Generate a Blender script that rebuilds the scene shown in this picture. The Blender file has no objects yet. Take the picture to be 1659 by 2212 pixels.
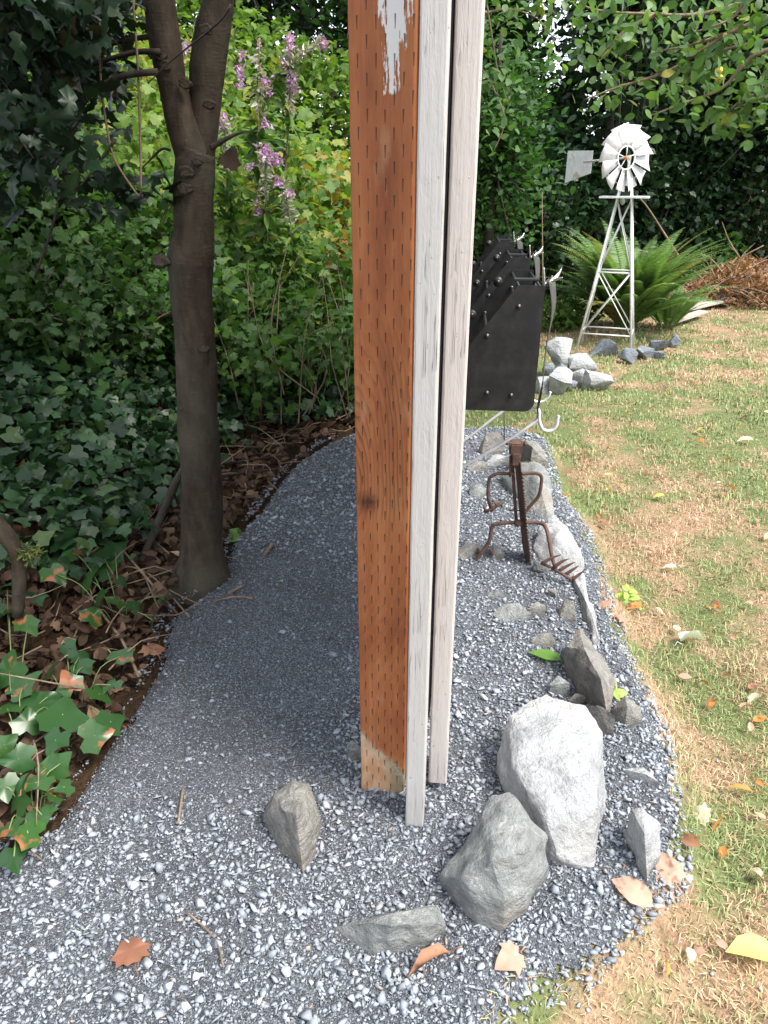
import bpy, bmesh, math, random
import numpy as np
from mathutils import Vector, noise as mnoise
SC = bpy.context.scene
COL = SC.collection
R = np.random.default_rng(7)
random.seed(7)

# ------------------------------------------------------------------ camera
CAMH = 1.16
PITCH = math.radians(24.7); YAW = math.radians(6.38); FPX = 1533.0
cd = bpy.data.cameras.new('camera'); cam = bpy.data.objects.new('camera', cd); COL.objects.link(cam)
cam.location = (0, 0, CAMH)
cam.rotation_euler = (math.radians(90) - PITCH, 0, YAW)
cd.sensor_fit = 'VERTICAL'; cd.sensor_height = 36.0; cd.lens = FPX / 2212 * 36.0
cd.clip_start = 0.05; cd.clip_end = 400
SC.camera = cam

# ------------------------------------------------------------------ light
TO_SUN = Vector((0.52, -0.20, 0.84)).normalized()
SC.view_settings.view_transform = 'Standard'; SC.view_settings.look = 'None'
SC.view_settings.gamma = 1; SC.view_settings.use_curve_mapping = False
SC.view_settings.exposure = 2.2
w = bpy.data.worlds.new('World'); SC.world = w; w.use_nodes = True
wn = w.node_tree; wn.nodes.clear()
sky = wn.nodes.new('ShaderNodeTexSky'); sky.sky_type = 'NISHITA'; sky.sun_disc = False
sky.sun_elevation = math.asin(TO_SUN.z); sky.sun_rotation = math.atan2(TO_SUN.x, TO_SUN.y)
sky.dust_density = 3.0; sky.air_density = 1.0
mixw = wn.nodes.new('ShaderNodeMix'); mixw.data_type = 'RGBA'; mixw.inputs[0].default_value = 0.55
mixw.inputs[7].default_value = (7.4, 7.6, 8.0, 1)
bg = wn.nodes.new('ShaderNodeBackground'); bg.inputs[1].default_value = 0.078
wo = wn.nodes.new('ShaderNodeOutputWorld')
wn.links.new(sky.outputs[0], mixw.inputs[6]); wn.links.new(mixw.outputs[2], bg.inputs[0]); wn.links.new(bg.outputs[0], wo.inputs[0])
sd = bpy.data.lights.new('sun', 'SUN'); sd.energy = 1.5; sd.angle = math.radians(22); sd.color = (1, 0.96, 0.9)
so = bpy.data.objects.new('sun', sd); COL.objects.link(so)
so.rotation_euler = TO_SUN.to_track_quat('Z', 'Y').to_euler()
SC.cycles.max_bounces = 6; SC.cycles.diffuse_bounces = 3; SC.cycles.transparent_max_bounces = 4
SC.cycles.use_adaptive_sampling = True

# ------------------------------------------------------------------ survey: photo bearings to places
cF = np.array([-math.sin(YAW), math.cos(YAW), 0.0]); cR = np.array([math.cos(YAW), math.sin(YAW), 0.0]); cZ = np.array([0, 0, 1.0])
cFw = math.cos(PITCH) * cF - math.sin(PITCH) * cZ; cUp = math.sin(PITCH) * cF + math.cos(PITCH) * cZ
CAM = np.array([0, 0, CAMH])
def ray(px, py):
    return cFw + (px - 829.5) / FPX * cR - (py - 1106) / FPX * cUp
def P(px, py, z=0.0):          # point on height z
    d = ray(px, py); return CAM + d * ((z - CAMH) / d[2])
def D(px, py, Y):              # point on plane y=Y
    d = ray(px, py); return CAM + d * (Y / d[1])
def S(p):                      # metres per pixel at p
    return float(np.dot(np.asarray(p) - CAM, cFw)) / FPX
def proj(p):
    q = np.asarray(p, float) - CAM; dz = q @ cFw
    return 829.5 + FPX * (q @ cR) / dz, 1106 - FPX * (q @ cUp) / dz, dz

# ------------------------------------------------------------------ materials
def newmat(name):
    m = bpy.data.materials.new(name); m.use_nodes = True; nt = m.node_tree; nt.nodes.clear()
    o = nt.nodes.new('ShaderNodeOutputMaterial'); return m, nt, o
class N:
    def __init__(s, nt): s.nt = nt
    def n(s, t, **k):
        x = s.nt.nodes.new(t)
        for a, b in k.items(): setattr(x, a, b)
        return x
    def put(s, sock, v):
        if isinstance(v, bpy.types.NodeSocket): s.nt.links.new(v, sock)
        elif v is not None:
            if isinstance(v, (tuple, list)) and len(v) == 3 and sock.type == 'RGBA': v = (*v, 1)
            sock.default_value = v
    def pos(s): return s.n('ShaderNodeTexCoord').outputs['Object']
    def mapv(s, v, scale=(1, 1, 1), loc=(0, 0, 0), rot=(0, 0, 0)):
        x = s.n('ShaderNodeMapping'); s.put(x.inputs[0], v); x.inputs[1].default_value = loc; x.inputs[2].default_value = rot; x.inputs[3].default_value = scale
        return x.outputs[0]
    def noise(s, v, scale, detail=4, rough=0.55, dist=0.0, out=0):
        x = s.n('ShaderNodeTexNoise'); s.put(x.inputs['Vector'], v); x.inputs['Scale'].default_value = scale
        x.inputs['Detail'].default_value = detail; x.inputs['Roughness'].default_value = rough; x.inputs['Distortion'].default_value = dist
        return x.outputs[out]
    def vor(s, v, scale, feature='F1', out='Distance', rnd=1.0):
        x = s.n('ShaderNodeTexVoronoi', feature=feature); s.put(x.inputs['Vector'], v); x.inputs['Scale'].default_value = scale
        x.inputs['Randomness'].default_value = rnd; return x.outputs[out]
    def ramp(s, f, stops, interp='LINEAR'):
        x = s.n('ShaderNodeValToRGB'); x.color_ramp.interpolation = interp; e = x.color_ramp.elements
        while len(e) < len(stops): e.new(0.5)
        for el, (p, c) in zip(e, stops): el.position = p; el.color = (*c, 1) if len(c) == 3 else c
        s.put(x.inputs[0], f); return x.outputs[0]
    def m(s, op, a, b=None, c=None, clamp=False):
        x = s.n('ShaderNodeMath', operation=op, use_clamp=clamp); s.put(x.inputs[0], a)
        if b is not None: s.put(x.inputs[1], b)
        if c is not None: s.put(x.inputs[2], c)
        return x.outputs[0]
    def mix(s, f, a, b, blend='MIX'):
        x = s.n('ShaderNodeMix', data_type='RGBA', blend_type=blend); s.put(x.inputs[0], f); s.put(x.inputs[6], a); s.put(x.inputs[7], b); return x.outputs[2]
    def mr(s, v, a, b, c=0.0, d=1.0):
        x = s.n('ShaderNodeMapRange'); s.put(x.inputs[0], v)
        for i, q in enumerate((a, b, c, d)): x.inputs[i + 1].default_value = q
        return x.outputs[0]
    def attr(s, name): return s.n('ShaderNodeAttribute', attribute_name=name).outputs['Fac']
    def bump(s, h, dist, strength=1.0, normal=None):
        x = s.n('ShaderNodeBump'); s.put(x.inputs['Height'], h); x.inputs['Distance'].default_value = dist; x.inputs['Strength'].default_value = strength
        if normal is not None: s.put(x.inputs['Normal'], normal)
        return x.outputs[0]
    def xyz(s, v):
        x = s.n('ShaderNodeSeparateXYZ'); s.put(x.inputs[0], v); return x.outputs
    def pbr(s, col, rough=0.8, metal=0.0, normal=None, spec=0.5, coat=0.0):
        x = s.n('ShaderNodeBsdfPrincipled'); s.put(x.inputs['Base Color'], col); s.put(x.inputs['Roughness'], rough); s.put(x.inputs['Metallic'], metal)
        x.inputs['Specular IOR Level'].default_value = spec; x.inputs['Coat Weight'].default_value = coat
        if normal is not None: s.put(x.inputs['Normal'], normal)
        return x.outputs[0]

def leafmat(name, stops, trans=0.35, rough=0.55, spec=0.35, spots=None, tint=1.5):
    m, nt, o = newmat(name); k = N(nt); t = k.attr('tone')
    c = k.ramp(t, stops)
    n = k.noise(k.n('ShaderNodeNewGeometry').outputs['Position'], 30, 4)
    c = k.mix(k.mr(n, 0.3, 0.7, 0.0, 0.55), c, tuple(x * 0.55 for x in stops[len(stops) // 2][1]))
    if spots:
        sp = k.mr(k.noise(k.n('ShaderNodeNewGeometry').outputs['Position'], 17, 3, 0.6), 0.56, 0.63)
        sp = k.m('MULTIPLY', sp, k.mr(t, 0.45, 0.5)); c = k.mix(sp, c, spots)
    b = k.pbr(c, rough, spec=spec)
    tr = k.n('ShaderNodeBsdfTranslucent'); cc = k.mix(1.0, c, (tint, tint * 1.1, tint * 0.5), 'MULTIPLY'); k.put(tr.inputs[0], cc)
    mx = k.n('ShaderNodeMixShader'); mx.inputs[0].default_value = trans
    nt.links.new(b, mx.inputs[1]); nt.links.new(tr.outputs[0], mx.inputs[2]); nt.links.new(mx.outputs[0], o.inputs[0])
    return m
def simple(name, fn):
    m, nt, o = newmat(name); k = N(nt); nt.links.new(fn(k), o.inputs[0]); return m

M = {}
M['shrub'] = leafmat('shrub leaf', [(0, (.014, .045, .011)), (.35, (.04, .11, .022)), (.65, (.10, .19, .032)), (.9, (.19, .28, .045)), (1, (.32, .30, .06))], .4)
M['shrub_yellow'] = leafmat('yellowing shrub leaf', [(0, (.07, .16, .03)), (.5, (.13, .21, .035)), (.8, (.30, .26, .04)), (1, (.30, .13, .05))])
M['dark'] = leafmat('dark evergreen leaf', [(0, (.010, .030, .012)), (.6, (.022, .055, .018)), (1, (.045, .09, .025))], 0.15, 0.45)
M['holly'] = leafmat('holly leaf', [(0, (.008, .022, .012)), (.7, (.016, .04, .018)), (.97, (.03, .06, .02)), (1, (.12, .04, .02))], 0.08, 0.42, 0.3)
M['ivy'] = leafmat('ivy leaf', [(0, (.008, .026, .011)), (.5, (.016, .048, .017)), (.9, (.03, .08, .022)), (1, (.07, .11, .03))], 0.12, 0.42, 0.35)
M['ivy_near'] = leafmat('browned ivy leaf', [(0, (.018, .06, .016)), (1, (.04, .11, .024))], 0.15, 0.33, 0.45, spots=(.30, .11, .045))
M['mid'] = leafmat('tree leaf', [(0, (.03, .085, .022)), (.6, (.06, .15, .03)), (1, (.12, .22, .04))], 0.35)
M['fruitleaf'] = leafmat('fruit tree leaf', [(0, (.05, .12, .035)), (.7, (.09, .19, .05)), (.97, (.16, .25, .06)), (1, (.5, .4, .05))], 0.35, 0.45)
M['cedar'] = leafmat('cedar spray', [(0, (.018, .055, .015)), (.6, (.035, .10, .02)), (1, (.07, .15, .03))], 0.2)
M['fern'] = leafmat('fern frond', [(0, (.06, .13, .04)), (.6, (.12, .22, .06)), (.95, (.20, .30, .09)), (1, (.25, .14, .05))], 0.3)
M['litter'] = leafmat('dead leaf', [(0, (.03, .018, .011)), (.5, (.075, .042, .024)), (.9, (.17, .10, .06)), (1, (.30, .20, .12))], 0.1, 0.8)
M['rusty_needles'] = leafmat('rusty dead needles', [(0, (.16, .07, .03)), (.5, (.34, .17, .08)), (1, (.48, .32, .2))], 0.2, 0.8)
M['petal'] = leafmat('purple petal', [(0, (.30, .10, .36)), (.5, (.50, .24, .58)), (1, (.70, .45, .74))], 0.3)
M['pod'] = leafmat('grey seed pod', [(0, (.25, .26, .2)), (1, (.5, .48, .42))], 0.2)
M['sprout'] = leafmat('sprout leaf', [(0, (.25, .42, .08)), (1, (.5, .62, .16))], 0.35)
def leafcol(name, a, b):
    return leafmat(name, [(0, a), (.55, b), (1, b)], 0.25, 0.6, spots=tuple(x * .42 for x in a))
M['lf_yellow'] = leafcol('yellow leaf', (.62, .44, .08), (.75, .62, .22))
M['lf_cream'] = leafcol('cream leaf', (.72, .62, .36), (.8, .74, .55))
M['lf_orange'] = leafcol('orange leaf', (.50, .17, .04), (.6, .26, .07))
M['lf_brown'] = leafcol('brown leaf', (.24, .10, .06), (.40, .2, .12))
M['lf_pink'] = leafcol('pinkish leaf', (.48, .25, .18), (.62, .38, .28))
M['lf_green'] = leafcol('fallen green leaf', (.10, .24, .04), (.16, .30, .05))
M['lf_white'] = leafcol('pale leaf underside', (.7, .75, .66), (.8, .82, .75))

def _bark(k, a=(.022, .016, .011), b=(.075, .056, .038), s=1.0):
    v = k.mapv(k.pos(), (1, 1, .35)); n1 = k.noise(v, 30 * s, 8, .65); n2 = k.noise(k.pos(), 5 * s, 4)
    lent = k.noise(k.mapv(k.pos(), (1, 1, 5)), 40 * s, 3)
    c = k.ramp(n1, [(.3, a), (.7, b)]); c = k.mix(k.mr(n2, .45, .7, 0, .6), c, (.10, .095, .07)); c = k.mix(k.mr(lent, .6, .72, 0, .22), c, (.17, .14, .1))
    h = k.m('ADD', n1, k.m('MULTIPLY', lent, .22))
    return k.pbr(c, .85, normal=k.bump(h, .006), spec=.2)
M['bark'] = simple('smooth brown bark', _bark)
M['bark_pale'] = simple('pale bark', lambda k: _bark(k, (.16, .12, .09), (.38, .31, .25), .7))
M['bark_dark'] = simple('dark bark', lambda k: _bark(k, (.012, .010, .008), (.05, .04, .03)))
M['twig'] = simple('dry twig', lambda k: _bark(k, (.12, .08, .05), (.34, .25, .17)))
M['twig_dark'] = simple('dark twig', lambda k: _bark(k, (.02, .016, .014), (.07, .055, .045)))
M['stem_green'] = simple('green stem', lambda k: k.pbr((.14, .2, .07), .6))
def _moss(k):
    n = k.noise(k.pos(), 60, 5); return k.pbr(k.ramp(n, [(.35, (.03, .04, .01)), (.65, (.13, .16, .03))]), .95, normal=k.bump(n, .01))
M['moss'] = simple('moss', _moss)

def lawncol(k):
    p = k.n('ShaderNodeNewGeometry').outputs['Position']
    n = k.noise(p, 1.9, 5, .6, .6); n2 = k.noise(p, 7, 4, .6)
    far = k.m('SUBTRACT', k.mr(k.xyz(p)[1], 2.6, 4.0, 0.0, 0.07), k.mr(k.xyz(p)[1], 4.8, 6.5, 0.0, 0.07))
    f = k.m('ADD', k.m('ADD', k.m('MULTIPLY', n, .65), k.m('MULTIPLY', n2, .35)), far)
    return f, p
def _lawn(k):
    f, p = lawncol(k); fine = k.noise(p, 160, 3, .7); 
    c = k.ramp(f, [(.42, (.42, .28, .18)), (.49, (.30, .24, .135)), (.55, (.15, .20, .075))])
    c = k.mix(k.mr(k.noise(p, 4.5, 4, .6), .55, .66, 0, .6), c, (.16, .085, .05)); c = k.mix(k.mr(fine, .38, .68, 0, .7), c, (.12, .08, .048))
    return k.pbr(c, .95, normal=k.bump(fine, .008), spec=.1)
M['lawn'] = simple('lawn soil and thatch', _lawn)
def _blade(k):
    f, p = lawncol(k); t = k.attr('tone')
    ff = k.m('ADD', f, k.m('MULTIPLY', k.m('SUBTRACT', t, .5), .26))
    dry = k.ramp(t, [(0, (.38, .235, .14)), (.5, (.56, .40, .26)), (1, (.70, .58, .42))])
    grn = k.ramp(t, [(0, (.16, .225, .085)), (1, (.32, .38, .17))])
    return k.pbr(k.mix(k.mr(ff, .46, .535), dry, grn), .7, spec=.2)
M['blade'] = simple('grass blade', _blade)
def _soil(k):
    n = k.noise(k.pos(), 8, 6); n2 = k.noise(k.pos(), 70, 4, .7)
    return k.pbr(k.ramp(n2, [(.3, (.018, .012, .008)), (.7, (.075, .045, .025))]), .95, normal=k.bump(n2, .015), spec=.1)
M['soil'] = simple('forest soil', _soil)
def _grit(k):
    p = k.pos(); v = k.vor(p, 330); c3 = k.vor(p, 330, out='Color'); v2 = k.vor(p, 130, out='Color'); n = k.noise(p, 3.0, 4)
    t = k.xyz(c3)[0]; c = k.ramp(t, [(0, (.045, .049, .055)), (.5, (.10, .11, .122)), (.85, (.17, .185, .205)), (1, (.30, .32, .35))])
    c = k.mix(k.mr(n, .4, .65, 0, .45), c, (.05, .053, .058))
    h = k.m('ADD', k.m('SUBTRACT', .6, v), k.m('MULTIPLY', k.xyz(v2)[1], .6))
    return k.pbr(c, .8, normal=k.bump(h, .004), spec=.3)
M['grit'] = simple('crushed rock fines', _grit)
def _stone(k):
    t = k.attr('tone'); n = k.noise(k.pos(), 180, 3)
    c = k.ramp(t, [(0, (.10, .108, .118)), (.3, (.18, .197, .217)), (.65, (.265, .292, .325)), (.9, (.37, .40, .43)), (.985, (.45, .47, .48)), (1, (.30, .24, .19))])
    c = k.mix(k.mr(n, .35, .7, 0, .3), c, (.27, .30, .34))
    return k.pbr(c, .65, spec=.4)
M['stone'] = simple('crushed grey stone', _stone)
def rockmat(name, a, b, c_, stain=(.30, .24, .17), st=.5):
    def f(k):
        p = k.pos(); n = k.noise(p, 6, 8, .62, .8); n2 = k.noise(k.mapv(p, (1, 1, 2.6), rot=(.5, .3, .2)), 20, 7, .7, .4); n3 = k.noise(p, 90, 5, .7)
        v = k.noise(k.mapv(p, (1, 2.2, 1), rot=(.2, .9, .5)), 5, 6, .6, .8)
        c = k.ramp(n, [(.32, a), (.52, b), (.7, c_)])
        c = k.mix(k.mr(n2, .5, .68, 0, .55), c, tuple(x * .55 for x in a))
        c = k.mix(k.mr(k.m('ABSOLUTE', k.m('SUBTRACT', v, .5)), 0.0, .012, .3, 0), c, tuple(min(x * 1.5, .8) for x in c_))
        c = k.mix(k.mr(k.noise(p, 4.3, 4), .55, .68, 0, st), c, stain)
        c = k.mix(k.mr(n3, .35, .65, 0, .3), c, tuple(x * .7 for x in a))
        h = k.m('ADD', k.m('MULTIPLY', n, 1.0), k.m('ADD', k.m('MULTIPLY', n2, .7), k.m('MULTIPLY', n3, .4)))
        dust = k.mr(k.xyz(p)[2], -.01, .035, .55, 0); c = k.mix(k.m('MULTIPLY', dust, k.mr(k.noise(p, 25, 4), .35, .6)), c, (.16, .15, .135))
        return k.pbr(c, .85, normal=k.bump(h, .030), spec=.2)
    return simple(name, f)
M['rock_white'] = rockmat('white marbled rock', (.34, .355, .36), (.50, .51, .51), (.64, .64, .63), (.36, .33, .28), .35)
M['rock_grey'] = rockmat('grey green rock', (.20, .215, .21), (.31, .325, .315), (.50, .50, .47), (.40, .34, .27), .6)
M['rock_tan'] = rockmat('tan grey rock', (.20, .195, .18), (.31, .30, .27), (.42, .40, .36), (.34, .26, .18), .5)
M['rock_blue'] = rockmat('blue grey rock', (.15, .17, .19), (.24, .27, .30), (.38, .41, .44), (.3, .28, .24), .2)

def _post(k):
    p = k.pos(); X, Y, Z = k.xyz(p)   # object space of the post: x 0..0.089 across, z up
    # growth rings: cathedral arch + knot swirl
    wob = k.noise(k.mapv(p, (6, 6, 1.2)), 3, 4)
    def ell(cx, cz, sx, sz):
        a = k.m('MULTIPLY', k.m('SUBTRACT', X, cx), sx); b = k.m('MULTIPLY', k.m('SUBTRACT', Z, cz), sz)
        return k.m('SQRT', k.m('ADD', k.m('MULTIPLY', a, a), k.m('MULTIPLY', b, b)))
    e1 = ell(-.004, .70, 1.0, .27)
    far = ell(-.15, .7, 1.0, .06)
    base = k.m('MINIMUM', k.m('MULTIPLY', e1, 1.0), k.m('SUBTRACT', k.m('MULTIPLY', far, .9), .055))
    rr = k.m('ADD', base, k.m('MULTIPLY', wob, .026))
    ring = k.m('FRACT', k.m('MULTIPLY', rr, 150))
    ringc = k.m('MULTIPLY', k.mr(ring, .5, .97), k.mr(k.noise(k.mapv(p, (1, 1, .3)), 20, 3), .35, .6, .35, 1))
    # the arch region only
    reg = k.m('ADD', .10, k.m('MULTIPLY', k.mr(Z, .98, .80, 0, .9), k.m('MAXIMUM', k.mr(Z, .62, .67, 0, 1), .12)))
    grain = k.noise(k.mapv(p, (1, 1, .04)), 260, 4, .6)
    tone = k.noise(k.mapv(p, (3, 3, .8)), 5, 5, .6)
    c = k.ramp(tone, [(.30, (.19, .052, .018)), (.5, (.33, .112, .038)), (.70, (.43, .175, .068))])
    c = k.mix(k.mr(grain, .35, .7, 0, .35), c, (.17, .05, .02))
    c = k.mix(k.m('MULTIPLY', k.m('MULTIPLY', ringc, reg), .95), c, (.075, .042, .02))
    # knot and rough torn fibre
    kn = k.m('ADD', ell(.020, .668, 1, 1), k.m('MULTIPLY', k.m('SUBTRACT', k.noise(p, 90, 5, .7), .5), .022))
    c = k.mix(k.mr(kn, .004, .024, .9, 0), c, (.05, .018, .009))
    # pale dry patches
    pale = k.mr(k.noise(k.mapv(p, (1, 1, .35)), 30, 5, .6), .60, .72, 0, .4)
    c = k.mix(pale, c, (.42, .24, .13))
    # weathered, mouldy foot
    edge = k.m('ADD', k.m('ADD', Z, k.m('MULTIPLY', X, 1.05)), k.m('MULTIPLY', k.noise(p, 45, 4), .05))
    foot = k.mr(edge, .178, .186, 1, 0)
    ft = k.mix(k.mr(k.noise(k.mapv(p, (1, 1, .4)), 60, 5), .42, .6), (.44, .23, .12), (.52, .33, .2))
    ft = k.mix(k.mr(X, .045, .075, 0, .8), ft, (.17, .16, .095))
    c = k.mix(foot, c, ft)
    mould = k.m('MULTIPLY', k.mr(k.m('ABSOLUTE', k.m('SUBTRACT', edge, .172)), .0, .028, 1, 0), k.mr(k.noise(p, 130, 4, .7), .48, .55))
    c = k.mix(k.m('MULTIPLY', mould, .9), c, (.30, .33, .25))
    # white paint smear near the top
    sm = k.noise(k.mapv(p, (1, 1, .14), rot=(0, .3, 0)), 150, 6, .7)
    cx = k.m('ADD', .0575, k.m('MULTIPLY', k.m('SUBTRACT', Z, 1.28), .07))
    wd = k.mr(Z, 1.272, 1.38, .004, .019)
    inside = k.m('SUBTRACT', wd, k.m('ABSOLUTE', k.m('SUBTRACT', X, cx)))
    sg = k.mr(k.m('ADD', inside, k.m('MULTIPLY', k.m('SUBTRACT', sm, .5), .075)), .0, .0015)
    sg = k.m('MULTIPLY', sg, k.mr(k.m('ADD', Z, k.m('MULTIPLY', sm, .02)), 1.282, 1.285)); c = k.mix(sg, c, (.62, .62, .60))
    # incising: staggered rows of short vertical slits
    def slit(off):
        jit = k.m('MULTIPLY', k.m('SUBTRACT', k.noise(k.mapv(p, (1, 1, 1)), 14, 2), .5), .16); u = k.m('ADD', k.m('DIVIDE', X, .0250), off); vv = k.m('ADD', k.m('DIVIDE', Z, .0430), off)
        fu = k.m('ABSOLUTE', k.m('SUBTRACT', k.m('FRACT', k.m('ADD', u, jit)), .5)); fv = k.m('FRACT', k.m('ADD', vv, jit))
        wth = k.mr(fv, .30, .66, .020, .045)
        return k.m('MULTIPLY', k.m('LESS_THAN', fu, wth), k.m('MULTIPLY', k.m('GREATER_THAN', fv, .30), k.m('LESS_THAN', fv, .68)))
    sl = k.m('MAXIMUM', slit(0.0), slit(0.5)); c = k.mix(k.m('MULTIPLY', sl, .78), c, (.03, .014, .008))
    h = k.m('ADD', k.m('MULTIPLY', grain, .25), k.m('MULTIPLY', sl, -2.0)); h = k.m('ADD', h, k.m('MULTIPLY', k.mr(kn, .0, .02, 1, 0), k.noise(p, 300, 4)))
    return k.pbr(c, .62, normal=k.bump(h, .0016), spec=.3)
M['post'] = simple('incised treated lumber', _post)
def painted(a, amt):
    def f(k):
        p = k.pos(); g = k.noise(k.mapv(p, (1, 1, .05)), 150, 5, .6); g2 = k.noise(k.mapv(p, (1, 1, .2)), 34, 6, .7, .6); dr = k.noise(k.mapv(p, (1, 1, .6)), 160, 3)
        crack = k.mr(k.m('ABSOLUTE', k.m('SUBTRACT', k.noise(k.mapv(p, (1, 1, .018)), 60, 4, .6), .5)), 0, .006, 1, 0)
        crack = k.m('MULTIPLY', crack, k.mr(k.noise(p, 9, 2), .48, .62))
        c = k.mix(k.mr(g2, .35, .7, 0, .3), a, tuple(x * .86 for x in a)); c = k.mix(k.m('MULTIPLY', crack, amt), c, (.18, .17, .16))
        bl = k.mr(dr, .68, .74)
        h = k.m('ADD', k.m('ADD', k.m('MULTIPLY', g, .35), k.m('MULTIPLY', g2, .9)), k.m('ADD', k.m('MULTIPLY', bl, .5), k.m('MULTIPLY', crack, -.8)))
        return k.pbr(c, .42, normal=k.bump(h, .0030), spec=.4)
    return f
M['paint_grey'] = simple('cracked off-white paint', painted((.43, .415, .39), .7))
M['paint_pink'] = simple('warm off-white paint', painted((.50, .46, .43), .08))
M['panel'] = simple('dark panel', lambda k: k.pbr((.02, .022, .03), .7))
M['black'] = simple('black powder coat', lambda k: k.pbr(k.ramp(k.noise(k.pos(), 28, 6, .7), [(.45, (.010, .010, .010)), (.72, (.028, .027, .025))]), k.mr(k.noise(k.pos(), 12, 4), .3, .7, .38, .6), normal=k.bump(k.noise(k.pos(), 900, 3), .0003), spec=.4))
M['blackmetal'] = simple('dark bolt metal', lambda k: k.pbr((.06, .06, .06), .35, .7))
M['sheet'] = simple('dull grey sheet metal', lambda k: k.pbr((.06, .057, .055), .5, .3))
M['silver'] = simple('bright silver metal', lambda k: k.pbr((.62, .62, .60), .3, .8, normal=k.bump(k.noise(k.pos(), 120, 4), .002)))
M['whitemetal'] = simple('white painted steel', lambda k: k.pbr(k.ramp(k.noise(k.pos(), 60, 5), [(.35, (.52, .52, .52)), (.6, (.66, .66, .66))]), .45))
def _rust(k):
    n = k.noise(k.pos(), 60, 6, .7); n2 = k.noise(k.pos(), 14, 4)
    c = k.ramp(n, [(.3, (.07, .040, .032)), (.55, (.12, .070, .053)), (.75, (.19, .115, .085))]); c = k.mix(k.mr(n2, .45, .7, 0, .5), c, (.10, .065, .055))
    return k.pbr(c, .85, .15, normal=k.bump(n, .0015), spec=.25)
M['rust'] = simple('rusty steel', _rust)
def _galv(k):
    n = k.noise(k.pos(), 25, 5, .6); c = k.ramp(n, [(.35, (.60, .60, .60)), (.6, (.74, .74, .73))]); c = k.mix(k.mr(k.noise(k.pos(), 11, 5), .62, .7, 0, .6), c, (.38, .25, .17))
    return k.pbr(c, .45, .0)
M['mill'] = simple('weathered white steel', _galv)
def _plank(k):
    n = k.noise(k.mapv(k.pos(), (1, 12, 12)), 6, 6, .65); return k.pbr(k.ramp(n, [(.3, (.22, .19, .15)), (.6, (.45, .41, .35)), (.8, (.65, .62, .56))]), .85, normal=k.bump(n, .003))
M['plank'] = simple('weathered plank', _plank)
M['fruit'] = simple('yellow fruit', lambda k: k.pbr((.65, .5, .06), .4))
M['bud'] = simple('orange bolt', lambda k: k.pbr((.5, .2, .08), .6))

# ------------------------------------------------------------------ object helpers
def setp(o, label=None, cat=None, group=None, kind=None):
    if label: o['label'] = label
    if cat: o['category'] = cat
    if group: o['group'] = group
    if kind: o['kind'] = kind
    return o
def link(name, me, mat=None, parent=None, **kw):
    o = bpy.data.objects.new(name, me); COL.objects.link(o)
    if mat is not None and me is not None and not me.materials: me.materials.append(M[mat] if isinstance(mat, str) else mat)
    if parent is not None:
        o.parent = parent; o.matrix_parent_inverse = parent.matrix_world.inverted() if parent.type == 'EMPTY' and False else o.matrix_parent_inverse
    return setp(o, **kw)
def empty(name, loc=(0, 0, 0), **kw):
    o = bpy.data.objects.new(name, None); COL.objects.link(o); o.location = loc; o.empty_display_size = .05; return setp(o, **kw)
def raw(name, V, F, smooth=False, tone=None):
    V = np.ascontiguousarray(V, dtype=np.float32).reshape(-1, 3); F = np.ascontiguousarray(F, dtype=np.int32); k = F.shape[1]
    me = bpy.data.meshes.new(name); me.vertices.add(len(V)); me.vertices.foreach_set('co', V.ravel())
    me.loops.add(F.size); me.loops.foreach_set('vertex_index', F.ravel())
    me.polygons.add(len(F)); me.polygons.foreach_set('loop_start', np.arange(0, F.size, k, dtype=np.int32))
    me.polygons.foreach_set('loop_total', np.full(len(F), k, dtype=np.int32))
    if smooth: me.polygons.foreach_set('use_smooth', np.ones(len(F), dtype=bool))
    me.update(calc_edges=True)
    if tone is not None:
        a = me.attributes.new('tone', 'FLOAT', 'POINT'); a.data.foreach_set('value', np.ascontiguousarray(tone, dtype=np.float32))
    return me
def unit(v): return v / np.maximum(np.linalg.norm(v, axis=-1, keepdims=True), 1e-9)

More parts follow.
